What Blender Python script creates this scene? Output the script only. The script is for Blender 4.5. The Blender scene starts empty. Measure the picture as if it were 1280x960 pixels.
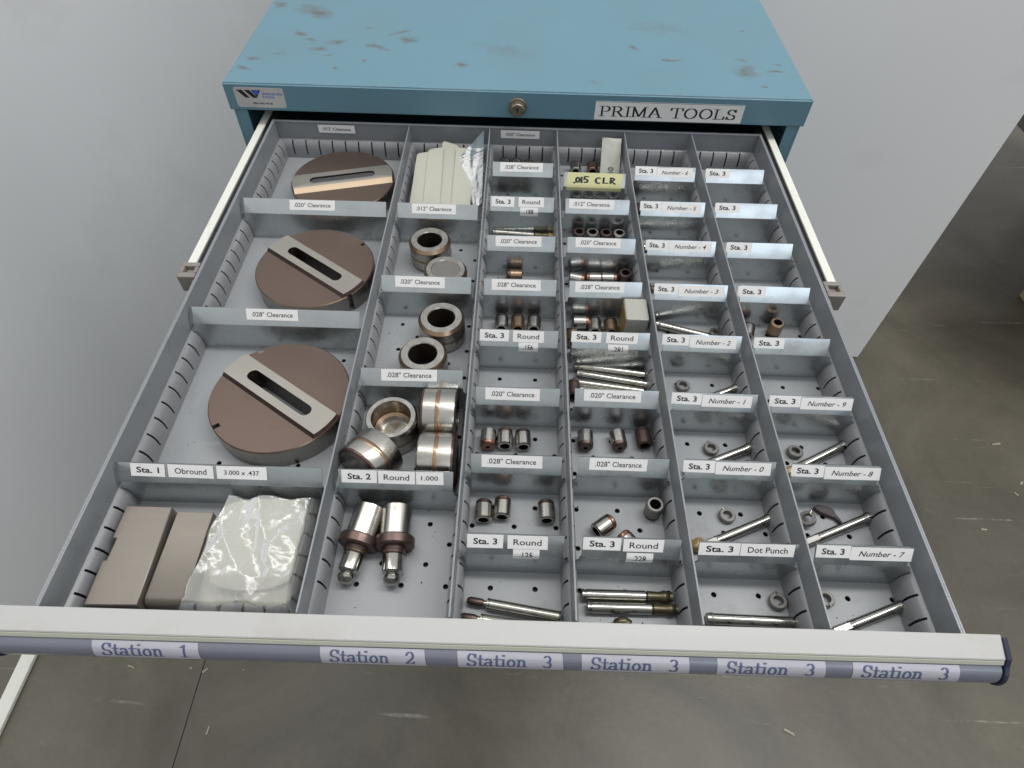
import bpy, bmesh, math, random
from math import sin, cos, pi, radians, atan2, hypot, sqrt
from mathutils import Vector, Matrix, noise
random.seed(7)
S = 0.001                                   # everything below is written in millimetres
scene = bpy.context.scene
col = scene.collection

# ------------------------------------------------------------------ camera
cam = bpy.data.cameras.new('camera'); cam_o = bpy.data.objects.new('camera', cam); col.objects.link(cam_o)
cam_o.location = (0.30897, -0.13855, 0.42641)
cam_o.rotation_euler = (radians(38.30), radians(-1.095), radians(1.319))
cam.sensor_width = 36; cam.lens = 22.27; cam.clip_start = 0.01; cam.clip_end = 60
scene.camera = cam_o
scene.render.resolution_x = 1024; scene.render.resolution_y = 768

# ------------------------------------------------------------------ light: an indoor hall, soft lamps overhead, bright high windows behind the camera
world = bpy.data.worlds.new('World'); scene.world = world; world.use_nodes = True
bg = world.node_tree.nodes['Background']; bg.inputs[1].default_value = 1.0
_n = world.node_tree.nodes; _tc = _n.new('ShaderNodeTexCoord'); _sx = _n.new('ShaderNodeSeparateXYZ'); _mr = _n.new('ShaderNodeMapRange'); _cr = _n.new('ShaderNodeValToRGB')
world.node_tree.links.new(_tc.outputs['Generated'], _sx.inputs[0]); world.node_tree.links.new(_sx.outputs['Z'], _mr.inputs[0]); _mr.inputs[1].default_value = -1.0
world.node_tree.links.new(_mr.outputs[0], _cr.inputs[0]); world.node_tree.links.new(_cr.outputs[0], bg.inputs[0])      # hall: dim below, grey walls, pale ceiling
_e = _cr.color_ramp.elements; _e[0].position = 0.45; _e[0].color = (0.16, 0.155, 0.14, 1); _e[1].position = 1.0; _e[1].color = (0.92, 0.93, 0.93, 1)
_x = _e.new(0.53); _x.color = (0.44, 0.445, 0.45, 1); _x = _e.new(0.75); _x.color = (0.74, 0.75, 0.755, 1)
def area(name, loc, target, sx, sy, watts, color):
    l = bpy.data.lights.new(name, 'AREA'); l.shape = 'RECTANGLE'; l.size = sx; l.size_y = sy; l.energy = watts; l.color = color
    o = bpy.data.objects.new(name, l); o.location = loc
    o.rotation_euler = (Vector(target) - Vector(loc)).to_track_quat('-Z', 'Y').to_euler()
    col.objects.link(o); return o
area('ceiling_lamp', (-0.9, 0.9, 3.2), (0.2, 0.6, 0), 0.4, 2.6, 26, (1.0, 0.985, 0.96))
area('ceiling_lamp', (1.7, 0.6, 3.2), (0.0, 0.6, -0.4), 0.4, 2.6, 70, (1.0, 0.985, 0.96))
area('window_light', (2.1, -2.7, 2.15), (0.4, 0.5, 0), 2.0, 1.1, 12, (0.74, 0.86, 1.0))
scene.view_settings.view_transform = 'Standard'; scene.view_settings.look = 'None'
scene.view_settings.exposure = 0.0; scene.view_settings.gamma = 1.0

# ------------------------------------------------------------------ materials
def hexc(r, g, b):                           # sRGB 0-255 to linear
    f = lambda c: (c/255/12.92) if c/255 <= 0.04045 else ((c/255+0.055)/1.055)**2.4
    return (f(r), f(g), f(b), 1)
def mat(name, base, metal=0.0, rough=0.5, var=0.0, scale=60.0, stretch=None, bump=0.0, bscale=400.0, dirt=None, dscale=14.0, damt=0.5, rvar=0.0, coat=0.0, spec=None):
    m = bpy.data.materials.new(name); m.use_nodes = True; nt = m.node_tree; N = nt.nodes; K = nt.links
    b = N['Principled BSDF']; b.inputs['Metallic'].default_value = metal; b.inputs['Roughness'].default_value = rough
    if spec is not None: b.inputs['Specular IOR Level'].default_value = spec
    if coat: b.inputs['Coat Weight'].default_value = coat; b.inputs['Coat Roughness'].default_value = 0.15
    tc = N.new('ShaderNodeTexCoord'); mp = N.new('ShaderNodeMapping'); K.new(tc.outputs['Object'], mp.inputs[0])
    if stretch: mp.inputs['Scale'].default_value = stretch
    n1 = N.new('ShaderNodeTexNoise'); n1.inputs['Scale'].default_value = scale; n1.inputs['Detail'].default_value = 5; K.new(mp.outputs[0], n1.inputs['Vector'])
    mx = N.new('ShaderNodeMix'); mx.data_type = 'RGBA'
    mx.inputs[6].default_value = tuple(c*(1-var) for c in base[:3])+(1,); mx.inputs[7].default_value = tuple(min(1, c*(1+var)) for c in base[:3])+(1,)
    K.new(n1.outputs[0], mx.inputs[0]); out = mx.outputs[2]
    if dirt:
        n2 = N.new('ShaderNodeTexNoise'); n2.inputs['Scale'].default_value = dscale; n2.inputs['Detail'].default_value = 8; n2.inputs['Roughness'].default_value = 0.65; K.new(tc.outputs['Object'], n2.inputs['Vector'])
        rp = N.new('ShaderNodeMapRange'); rp.inputs[1].default_value = 0.56; rp.inputs[2].default_value = 0.72; rp.inputs[4].default_value = damt; K.new(n2.outputs[0], rp.inputs[0])
        m2 = N.new('ShaderNodeMix'); m2.data_type = 'RGBA'; m2.inputs[7].default_value = dirt; K.new(rp.outputs[0], m2.inputs[0]); K.new(out, m2.inputs[6]); out = m2.outputs[2]
    K.new(out, b.inputs['Base Color'])
    if rvar:
        r2 = N.new('ShaderNodeMapRange'); r2.inputs[3].default_value = max(0.02, rough-rvar); r2.inputs[4].default_value = rough+rvar; r2.inputs[1].default_value = 0.3; r2.inputs[2].default_value = 0.7
        K.new(n1.outputs[0], r2.inputs[0]); K.new(r2.outputs[0], b.inputs['Roughness'])
    if bump:
        n3 = N.new('ShaderNodeTexNoise'); n3.inputs['Scale'].default_value = bscale; n3.inputs['Detail'].default_value = 3; K.new(mp.outputs[0], n3.inputs['Vector'])
        bp = N.new('ShaderNodeBump'); bp.inputs['Strength'].default_value = bump; bp.inputs['Distance'].default_value = 0.0006; K.new(n3.outputs[0], bp.inputs['Height']); K.new(bp.outputs[0], b.inputs['Normal'])
    m['out'] = 1
    return m
GREY = mat('grey_enamel', (0.198, 0.212, 0.226, 1), 0.0, 0.33, 0.12, 8, bump=0.25, bscale=500, dirt=(0.11, 0.11, 0.10, 1), dscale=40, damt=0.45, rvar=0.12, spec=0.6)
TRAY = mat('light_grey_tray', (0.275, 0.288, 0.30, 1), 0.0, 0.34, 0.07, 9, bump=0.15, bscale=700, dirt=(0.17, 0.16, 0.15, 1), dscale=30, damt=0.45, rvar=0.1)
STRIP = mat('grey_rib_enamel', (0.225, 0.23, 0.24, 1), 0.0, 0.3, 0.06, 10, dirt=(0.10, 0.10, 0.09, 1), dscale=40, damt=0.3, rvar=0.08)
GALV = mat('galvanised_steel', (0.46, 0.49, 0.50, 1), 0.92, 0.26, 0.22, 34, (1, 1, 1), bump=0.09, bscale=110, dirt=(0.13, 0.13, 0.12, 1), dscale=30, damt=0.4, rvar=0.12)
BLUE = mat('blue_enamel', (0.112, 0.225, 0.285, 1), 0.0, 0.34, 0.06, 6, bump=0.12, bscale=500, rvar=0.08, spec=0.55)
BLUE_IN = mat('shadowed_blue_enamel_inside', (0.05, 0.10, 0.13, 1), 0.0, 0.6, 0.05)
CREAM = mat('cream_rail_paint', (0.66, 0.66, 0.60, 1), 0.0, 0.4, 0.05, 20, dirt=(0.3, 0.27, 0.2, 1), dscale=40, damt=0.3)
BLACK = mat('black_plastic', (0.018, 0.018, 0.02, 1), 0, 0.5, 0.1)
NAVY = mat('navy_plastic', (0.018, 0.02, 0.045, 1), 0, 0.35, 0.1)
CAPM = mat('beige_plastic', (0.20, 0.185, 0.165, 1), 0, 0.5, 0.1, 40)
HANDLE = mat('satin_aluminium', (0.46, 0.455, 0.445, 1), 0.12, 0.42, 0.05, 12, (0.3, 4, 4), bump=0.05, dirt=(0.33, 0.30, 0.25, 1), dscale=9, damt=0.35, rvar=0.06)
HLIP = mat('yellowed_clear_lip', (0.40, 0.41, 0.34, 1), 0, 0.3, 0.08, 20)
HSTRIP = mat('blue_grey_label_holder', (0.135, 0.142, 0.18, 1), 0, 0.24, 0.1, 20, (1, 5, 5), coat=0.5)
HPAPER = mat('lilac_paper_behind_plastic', (0.37, 0.365, 0.41, 1), 0, 0.35, 0.12, 25, coat=0.3)
HINK = mat('blue_print', (0.07, 0.085, 0.17, 1), 0, 0.4)
PAPER = mat('label_paper', (0.68, 0.675, 0.665, 1), 0, 0.8, 0.03, 50, dirt=(0.55, 0.52, 0.46, 1), dscale=60, damt=0.25)
YPAPER = mat('yellow_tape', (0.55, 0.54, 0.29, 1), 0, 0.55, 0.10, 60, dirt=(0.36, 0.33, 0.12, 1), dscale=50, damt=0.6)
INK = mat('black_ink', (0.012, 0.012, 0.016, 1), 0, 0.6)
LOGOBLUE = mat('blue_ink', (0.03, 0.10, 0.50, 1), 0, 0.5)
STICKER = mat('silver_sticker', (0.50, 0.50, 0.50, 1), 0.2, 0.35, 0.08, 60, dirt=(0.3, 0.29, 0.27, 1), dscale=60, damt=0.5)
STEEL = mat('ground_steel', (0.41, 0.395, 0.365, 1), 1.0, 0.27, 0.22, 150, (0.10, 1, 1), dirt=(0.16, 0.12, 0.09, 1), dscale=70, damt=0.4, rvar=0.09)
PSTEEL = mat('polished_steel', (0.40, 0.39, 0.355, 1), 1.0, 0.14, 0.12, 40, dirt=(0.12, 0.09, 0.06, 1), dscale=90, damt=0.4, rvar=0.07)
DIEBODY = mat('die_grinding_marks', (0.42, 0.40, 0.37, 1), 1.0, 0.24, 0.16, 260, (0.12, 1, 1), dirt=(0.15, 0.11, 0.09, 1), dscale=110, damt=0.35, rvar=0.09)
COPPER = mat('copper_tinted_oxide', (0.22, 0.115, 0.085, 1), 0.9, 0.3, 0.25, 120, rvar=0.1)
BROWN = mat('brown_black_oxide', (0.10, 0.068, 0.060, 1), 0.8, 0.36, 0.22, 45, dirt=(0.05, 0.035, 0.03, 1), dscale=70, damt=0.5, rvar=0.08)
DISC = mat('bronze_brown_oxide', (0.142, 0.103, 0.086, 1), 0.7, 0.38, 0.22, 7, bump=0.05, bscale=1200, dirt=(0.095, 0.08, 0.055, 1), dscale=16, damt=0.7, rvar=0.07)
DISCSIDE = mat('ground_disc_side', (0.30, 0.285, 0.265, 1), 1.0, 0.30, 0.2, 60, (1, 1, 0.2), dirt=(0.1, 0.08, 0.07, 1), dscale=50, damt=0.5, rvar=0.08)
BAR = mat('stone_grey_ground_face', (0.36, 0.34, 0.305, 1), 0.8, 0.38, 0.07, 25, bump=0.03, rvar=0.05)
LIT_BEVEL = mat('lit_tan_bevel', (0.56, 0.42, 0.29, 1), 0.15, 0.5, 0.06, 30)  # lit look of the sloping flank, painted in as tan
PINKB = mat('pinkish_bevel', (0.26, 0.17, 0.165, 1), 0.85, 0.3, 0.1, 30)
SLAB = mat('taupe_ground_steel', (0.20, 0.18, 0.155, 1), 0.6, 0.42, 0.10, 22, (1, 6, 1), bump=0.05, dirt=(0.125, 0.095, 0.07, 1), dscale=18, damt=0.6)
BORE = mat('oily_dark_bore', (0.05, 0.038, 0.03, 1), 0.7, 0.35, 0.3, 60)
BRZ = mat('bronze_edge', (0.30, 0.21, 0.14, 1), 0.95, 0.3, 0.15, 60, rvar=0.08)
DULL = mat('dull_grey_steel', (0.22, 0.21, 0.195, 1), 0.8, 0.42, 0.25, 160, bump=0.1, dirt=(0.09, 0.07, 0.05, 1), dscale=150, damt=0.5)
GUM = mat('amber_grease', (0.28, 0.19, 0.07, 1), 0.1, 0.35, 0.35, 130, coat=0.4)
OILY = mat('olive_oily_steel', (0.115, 0.10, 0.06, 1), 0.75, 0.33, 0.35, 120)
RUBBER = mat('dark_maroon_rubber', (0.045, 0.03, 0.032, 1), 0, 0.5, 0.3, 150)
SLEEVE = mat('cream_plastic_sleeve', (0.40, 0.40, 0.335, 1), 0, 0.38, 0.05, 30, dirt=(0.36, 0.35, 0.28, 1), dscale=20, damt=0.4, spec=0.4)
BLOCKP = mat('cloudy_plastic_block', (0.33, 0.335, 0.295, 1), 0, 0.4, 0.08, 30)
WOOD = mat('raw_wood', (0.33, 0.25, 0.15, 1), 0, 0.7, 0.2, 60)
CHIP = mat('pale_debris', (0.33, 0.31, 0.24, 1), 0, 0.7, 0.1)

def film_material():
    m = bpy.data.materials.new('clear_crinkled_film'); m.use_nodes = True; nt = m.node_tree; N = nt.nodes; K = nt.links
    N.remove(N['Principled BSDF']); out = N['Material Output']
    tr = N.new('ShaderNodeBsdfTransparent'); tr.inputs[0].default_value = (0.97, 0.97, 0.96, 1)
    gl = N.new('ShaderNodeBsdfGlossy'); gl.inputs['Roughness'].default_value = 0.17; gl.inputs[0].default_value = (1, 1, 1, 1)
    df = N.new('ShaderNodeBsdfDiffuse'); df.inputs[0].default_value = (0.58, 0.58, 0.54, 1)
    tc = N.new('ShaderNodeTexCoord'); ns = N.new('ShaderNodeTexNoise'); ns.inputs['Scale'].default_value = 45; ns.inputs['Detail'].default_value = 3; ns.inputs['Distortion'].default_value = 1.5; K.new(tc.outputs['Object'], ns.inputs['Vector'])
    bp = N.new('ShaderNodeBump'); bp.inputs['Strength'].default_value = 0.25; bp.inputs['Distance'].default_value = 0.003; K.new(ns.outputs[0], bp.inputs['Height']); K.new(bp.outputs[0], gl.inputs['Normal'])
    fr = N.new('ShaderNodeFresnel'); fr.inputs[0].default_value = 1.5; K.new(bp.outputs[0], fr.inputs['Normal'])
    ad = N.new('ShaderNodeMath'); ad.operation = 'MULTIPLY_ADD'; ad.inputs[1].default_value = 0.75; ad.inputs[2].default_value = 0.04; K.new(fr.outputs[0], ad.inputs[0])
    a = N.new('ShaderNodeMixShader'); a.inputs[0].default_value = 0.40; K.new(tr.outputs[0], a.inputs[1]); K.new(df.outputs[0], a.inputs[2])
    b = N.new('ShaderNodeMixShader'); K.new(ad.outputs[0], b.inputs[0]); K.new(a.outputs[0], b.inputs[1]); K.new(gl.outputs[0], b.inputs[2]); K.new(b.outputs[0], out.inputs[0])
    return m
FILM = film_material()

def top_material():
    """blue enamel of the lid with its grease smudges, each at its own spot"""
    m = BLUE.copy(); m.name = 'blue_enamel_lid_smudged'; nt = m.node_tree; N = nt.nodes; K = nt.links; b = N['Principled BSDF']
    src = b.inputs['Base Color'].links[0].from_socket
    tc = N.new('ShaderNodeTexCoord'); ns = N.new('ShaderNodeTexNoise'); ns.inputs['Scale'].default_value = 75; ns.inputs['Detail'].default_value = 6; ns.inputs['Roughness'].default_value = 0.6; K.new(tc.outputs['Object'], ns.inputs['Vector'])
    spots = [(-38, 842, 12, 7), (18, 819, 30, 14), (12, 749, 12, 6), (-4, 690, 9, 5), (-33, 677, 8, 4), (-35, 649, 11, 4), (-50, 640, 6, 4), (32, 732, 9, 5), (47, 709, 13, 5), (109, 680, 5, 4), (69, 729, 14, 6),
             (144, 763, 16, 5), (158, 740, 12, 9), (120, 715, 16, 4), (99, 773, 4, 3), (231, 677, 10, 5), (594, 711, 10, 5), (592, 679, 17, 14), (610, 642, 7, 4), (629, 681, 10, 4), (461, 737, 7, 9), (504, 706, 12, 4), (60, 690, 6, 4), (80, 655, 5, 5), (611, 796, 4, 4), (640, 700, 5, 3), (400, 640, 6, 3), (285, 720, 60, 25), (500, 800, 70, 30)]
    nw = N.new('ShaderNodeTexNoise'); nw.inputs['Scale'].default_value = 48; nw.inputs['Detail'].default_value = 5; K.new(tc.outputs['Object'], nw.inputs['Vector'])
    ws = N.new('ShaderNodeVectorMath'); ws.operation = 'MULTIPLY_ADD'; ws.inputs[1].default_value = (0.030, 0.024, 0); ws.inputs[2].default_value = (-0.015, -0.012, 0); K.new(nw.outputs['Color'], ws.inputs[0])
    wp = N.new('ShaderNodeVectorMath'); wp.operation = 'ADD'; K.new(tc.outputs['Object'], wp.inputs[0]); K.new(ws.outputs[0], wp.inputs[1])
    acc = None
    for i, (x, y, rx, ry) in enumerate(spots):
        mp = N.new('ShaderNodeMapping'); mp.vector_type = 'TEXTURE'; mp.inputs['Location'].default_value = (x*S, y*S, 46*S); mp.inputs['Scale'].default_value = (rx*1.9*S, ry*2.1*S, 1); mp.inputs['Rotation'].default_value = (0, 0, (i*1.3) % 1.2-0.6)
        K.new(wp.outputs[0], mp.inputs[0])
        ln = N.new('ShaderNodeVectorMath'); ln.operation = 'LENGTH'; K.new(mp.outputs[0], ln.inputs[0])
        mr = N.new('ShaderNodeMapRange'); mr.inputs[1].default_value = 1.0; mr.inputs[2].default_value = 0.0; mr.inputs[4].default_value = 0.55 if rx > 50 else 1.0; K.new(ln.outputs['Value'], mr.inputs[0])
        if acc is None: acc = mr.outputs[0]
        else:
            mm = N.new('ShaderNodeMath'); mm.operation = 'MAXIMUM'; K.new(acc, mm.inputs[0]); K.new(mr.outputs[0], mm.inputs[1]); acc = mm.outputs[0]
    mu = N.new('ShaderNodeMath'); mu.operation = 'MULTIPLY'; K.new(acc, mu.inputs[0]); K.new(ns.outputs[0], mu.inputs[1])
    mr = N.new('ShaderNodeMapRange'); mr.inputs[1].default_value = 0.16; mr.inputs[2].default_value = 0.50; mr.inputs[4].default_value = 0.8; K.new(mu.outputs[0], mr.inputs[0])
    mx = N.new('ShaderNodeMix'); mx.data_type = 'RGBA'; mx.inputs[7].default_value = (0.10, 0.082, 0.065, 1); K.new(mr.outputs[0], mx.inputs[0]); K.new(src, mx.inputs[6])
    n5 = N.new('ShaderNodeTexNoise'); n5.inputs['Scale'].default_value = 7; n5.inputs['Detail'].default_value = 6; K.new(tc.outputs['Object'], n5.inputs['Vector'])
    m5 = N.new('ShaderNodeMapRange'); m5.inputs[1].default_value = 0.5; m5.inputs[2].default_value = 0.75; m5.inputs[4].default_value = 0.35; K.new(n5.outputs[0], m5.inputs[0])
    x5 = N.new('ShaderNodeMix'); x5.data_type = 'RGBA'; x5.inputs[7].default_value = (0.12, 0.19, 0.22, 1); K.new(m5.outputs[0], x5.inputs[0]); K.new(mx.outputs[2], x5.inputs[6])
    # front edge highlight painted in as a pale line, broken like rubbed paint
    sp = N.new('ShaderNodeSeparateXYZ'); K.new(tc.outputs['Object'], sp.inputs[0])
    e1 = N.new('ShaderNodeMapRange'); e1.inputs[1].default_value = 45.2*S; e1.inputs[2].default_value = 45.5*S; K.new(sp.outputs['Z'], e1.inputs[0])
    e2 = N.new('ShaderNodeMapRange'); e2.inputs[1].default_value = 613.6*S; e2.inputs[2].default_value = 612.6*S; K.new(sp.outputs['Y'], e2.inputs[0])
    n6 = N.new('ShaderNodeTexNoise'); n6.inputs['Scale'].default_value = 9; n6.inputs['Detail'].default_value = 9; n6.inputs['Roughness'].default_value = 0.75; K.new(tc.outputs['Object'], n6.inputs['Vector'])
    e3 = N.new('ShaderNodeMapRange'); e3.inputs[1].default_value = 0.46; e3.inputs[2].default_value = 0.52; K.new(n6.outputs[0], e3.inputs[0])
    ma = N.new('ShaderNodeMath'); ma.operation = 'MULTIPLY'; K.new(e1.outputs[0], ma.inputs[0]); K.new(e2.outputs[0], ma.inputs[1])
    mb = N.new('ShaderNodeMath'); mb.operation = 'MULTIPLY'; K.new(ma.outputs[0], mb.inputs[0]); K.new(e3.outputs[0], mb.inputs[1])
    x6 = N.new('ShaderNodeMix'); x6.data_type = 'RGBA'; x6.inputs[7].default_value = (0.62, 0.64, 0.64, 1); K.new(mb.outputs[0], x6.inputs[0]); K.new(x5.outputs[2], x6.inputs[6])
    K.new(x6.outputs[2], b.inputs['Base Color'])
    return m
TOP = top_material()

def floor_material():
    m = bpy.data.materials.new('worn_concrete'); m.use_nodes = True; nt = m.node_tree; N = nt.nodes; K = nt.links; b = N['Principled BSDF']
    tc = N.new('ShaderNodeTexCoord')
    def nz(sc, de, ro, dist=0, st=None):
        n = N.new('ShaderNodeTexNoise'); n.inputs['Scale'].default_value = sc; n.inputs['Detail'].default_value = de; n.inputs['Roughness'].default_value = ro; n.inputs['Distortion'].default_value = dist
        if st:
            mp = N.new('ShaderNodeMapping'); mp.inputs['Scale'].default_value = st; mp.inputs['Rotation'].default_value = (0, 0, 0.5); K.new(tc.outputs['Object'], mp.inputs[0]); K.new(mp.outputs[0], n.inputs['Vector'])
        else: K.new(tc.outputs['Object'], n.inputs['Vector'])
        return n
    a = nz(2.2, 7, 0.6, 0.6); c = nz(60, 4, 0.6); d = nz(7, 8, 0.7, 1.2, (1, 6, 1)); e = nz(5, 6, 0.6)
    cr = N.new('ShaderNodeValToRGB'); cr.color_ramp.elements[0].position = 0.32; cr.color_ramp.elements[0].color = (0.064, 0.057, 0.042, 1); cr.color_ramp.elements[1].position = 0.7; cr.color_ramp.elements[1].color = (0.134, 0.121, 0.092, 1); K.new(a.outputs[0], cr.inputs[0])
    m1 = N.new('ShaderNodeMix'); m1.data_type = 'RGBA'; m1.blend_type = 'MULTIPLY'; m1.inputs[0].default_value = 0.5
    c2 = N.new('ShaderNodeMapRange'); c2.inputs[3].default_value = 0.7; c2.inputs[4].default_value = 1.3; K.new(c.outputs[0], c2.inputs[0]); K.new(cr.outputs[0], m1.inputs[6]); K.new(c2.outputs[0], m1.inputs[7])
    r = N.new('ShaderNodeMapRange'); r.inputs[1].default_value = 0.64; r.inputs[2].default_value = 0.74; r.inputs[4].default_value = 0.45; K.new(d.outputs[0], r.inputs[0])
    m2 = N.new('ShaderNodeMix'); m2.data_type = 'RGBA'; m2.inputs[7].default_value = (0.27, 0.255, 0.22, 1); K.new(r.outputs[0], m2.inputs[0]); K.new(m1.outputs[2], m2.inputs[6])
    r3 = N.new('ShaderNodeMapRange'); r3.inputs[1].default_value = 0.58; r3.inputs[2].default_value = 0.72; r3.inputs[4].default_value = 0.4; K.new(e.outputs[0], r3.inputs[0])
    m3 = N.new('ShaderNodeMix'); m3.data_type = 'RGBA'; m3.inputs[7].default_value = (0.125, 0.085, 0.065, 1); K.new(r3.outputs[0], m3.inputs[0]); K.new(m2.outputs[2], m3.inputs[6])
    # long thin pale scuffs
    w = nz(3.0, 3, 0.5, 0.3, (0.5, 14, 1)); rw = N.new('ShaderNodeMapRange'); rw.inputs[1].default_value = 0.70; rw.inputs[2].default_value = 0.735; K.new(w.outputs[0], rw.inputs[0])
    w2 = nz(26, 5, 0.7); rw2 = N.new('ShaderNodeMapRange'); rw2.inputs[1].default_value = 0.45; rw2.inputs[2].default_value = 0.65; rw2.inputs[4].default_value = 0.6; K.new(w2.outputs[0], rw2.inputs[0])
    mw = N.new('ShaderNodeMath'); mw.operation = 'MULTIPLY'; K.new(rw.outputs[0], mw.inputs[0]); K.new(rw2.outputs[0], mw.inputs[1])
    m4 = N.new('ShaderNodeMix'); m4.data_type = 'RGBA'; m4.inputs[7].default_value = (0.34, 0.32, 0.27, 1); K.new(mw.outputs[0], m4.inputs[0]); K.new(m3.outputs[2], m4.inputs[6])
    K.new(m4.outputs[2], b.inputs['Base Color']); b.inputs['Roughness'].default_value = 0.42
    bp = N.new('ShaderNodeBump'); bp.inputs['Strength'].default_value = 0.2; bp.inputs['Distance'].default_value = 0.002; K.new(c.outputs[0], bp.inputs['Height']); K.new(bp.outputs[0], b.inputs['Normal'])
    return m
CONC = floor_material()
PANEL = mat('grey_board', (0.76, 0.765, 0.775, 1), 0, 0.5, 0.06, 1.6, (1, 1, .6), bump=0.3, bscale=4, dirt=(0.62, 0.62, 0.615, 1), dscale=2.6, damt=0.45, rvar=0.1)
BLACKEDGE = mat('board_edge', (0.10, 0.10, 0.09, 1), 0, 0.6, 0.1)

# ------------------------------------------------------------------ geometry helpers
def link(name, me, m, parent=None):
    o = bpy.data.objects.new(name, me); col.objects.link(o)
    if m is not None and len(me.materials) == 0:
        for q in (m if isinstance(m, (list, tuple)) else [m]): me.materials.append(q)
    if parent is not None: o.parent = parent
    return o
def done(bm, name, m, parent=None, smooth=None, bevel=0, loc=None, rot=None):
    """bmesh in millimetres -> one mesh object"""
    bmesh.ops.recalc_face_normals(bm, faces=bm.faces)
    bmesh.ops.scale(bm, vec=(S, S, S), verts=bm.verts)
    me = bpy.data.meshes.new(name); bm.to_mesh(me); bm.free()
    if smooth is not None:
        for p in me.polygons: p.use_smooth = True
        me.set_sharp_from_angle(angle=radians(smooth))
    o = link(name, me, m, parent)
    if bevel:
        b = o.modifiers.new('bevel', 'BEVEL'); b.width = bevel*S; b.segments = 2; b.limit_method = 'ANGLE'; b.angle_limit = radians(40); b.harden_normals = False
    if loc: o.location = Vector(loc)*S
    if rot: o.rotation_euler = rot
    return o
def box(bm, x0, x1, y0, y1, z0, z1, mi=0):
    v = [bm.verts.new(c) for c in ((x0, y0, z0), (x1, y0, z0), (x1, y1, z0), (x0, y1, z0), (x0, y0, z1), (x1, y0, z1), (x1, y1, z1), (x0, y1, z1))]
    for f in ((3, 2, 1, 0), (4, 5, 6, 7), (0, 1, 5, 4), (1, 2, 6, 5), (2, 3, 7, 6), (3, 0, 4, 7)):
        bm.faces.new([v[i] for i in f]).material_index = mi
    return v
def boxes(name, m, parent, *bs, **k):
    bm = bmesh.new()
    for b in bs: box(bm, *b)
    return done(bm, name, m, parent, **k)
def prism(bm, poly, axis, a, b, mi=0):
    """closed outline swept along an axis: 'x' takes (y,z), 'y' takes (x,z), 'z' takes (x,y)"""
    def P(p, t): return {'x': (t, p[0], p[1]), 'y': (p[0], t, p[1]), 'z': (p[0], p[1], t)}[axis]
    A = [bm.verts.new(P(p, a)) for p in poly]; B = [bm.verts.new(P(p, b)) for p in poly]; n = len(poly)
    for i in range(n): bm.faces.new([A[i], A[(i+1) % n], B[(i+1) % n], B[i]]).material_index = mi
    bm.faces.new(A[::-1]).material_index = mi; bm.faces.new(B).material_index = mi
def lathe(bm, prof, seg=28, mi=0, close=False):
    """(x, r) profile turned about the local X axis"""
    rings = []
    for (x, r) in prof:
        if r < 0.01: rings.append([bm.verts.new((x, 0, 0))])
        else: rings.append([bm.verts.new((x, r*cos(2*pi*k/seg), r*sin(2*pi*k/seg))) for k in range(seg)])
    pairs = list(zip(rings, rings[1:])) + ([(rings[-1], rings[0])] if close else [])
    for A, B in pairs:
        if len(A) == 1 and len(B) == 1: continue
        for k in range(seg):
            l = (k+1) % seg
            if len(A) == 1: f = [A[0], B[l], B[k]]
            elif len(B) == 1: f = [A[k], A[l], B[0]]
            else: f = [A[k], A[l], B[l], B[k]]
            bm.faces.new(f).material_index = mi
def turned(name, prof, m, parent=None, seg=28, close=False, smooth=35):
    bm = bmesh.new(); lathe(bm, prof, seg, 0, close)
    return done(bm, name, m, parent, smooth=smooth)
def tag(o, label=None, cat=None, group=None, kind=None):
    if label: o['label'] = label
    if cat: o['category'] = cat
    if group: o['group'] = group
    if kind: o['kind'] = kind
    return o
def empty(name, loc=(0, 0, 0)):
    o = bpy.data.objects.new(name, None); o.empty_display_size = 0.01; o.location = Vector(loc)*S; col.objects.link(o); return o
def copy_tree(o, parent=None):
    c = o.copy(); col.objects.link(c)
    if parent is not None: c.parent = parent
    for ch in [q for q in list(bpy.data.objects) if q.parent == o]: copy_tree(ch, c)
    return c

# ------------------------------------------------------------------ lettering: flat outlines laid on the labels
TXT = {}
def text_polys(s, bold=False, slant=0.0):
    """triangulated outline of a string, normalised: width 0..1, cap height 0..1 (baseline 0)"""
    key = (s, bold, slant)
    if key in TXT: return TXT[key]
    cu = bpy.data.curves.new('t', 'FONT'); cu.body = s; cu.size = 1; cu.resolution_u = 3; cu.offset = 0.022 if bold else 0.007; cu.shear = slant
    ob = bpy.data.objects.new('t', cu); col.objects.link(ob)
    dg = bpy.context.evaluated_depsgraph_get(); me = bpy.data.meshes.new_from_object(ob.evaluated_get(dg))
    vs = [(v.co.x, v.co.y) for v in me.vertices]; fs = [tuple(p.vertices) for p in me.polygons]
    bpy.data.objects.remove(ob); bpy.data.curves.remove(cu); bpy.data.meshes.remove(me)
    x0 = min(v[0] for v in vs); x1 = max(v[0] for v in vs)
    TXT[key] = ([((x-x0)/(x1-x0), y/0.70) for x, y in vs], fs); return TXT[key]
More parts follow.
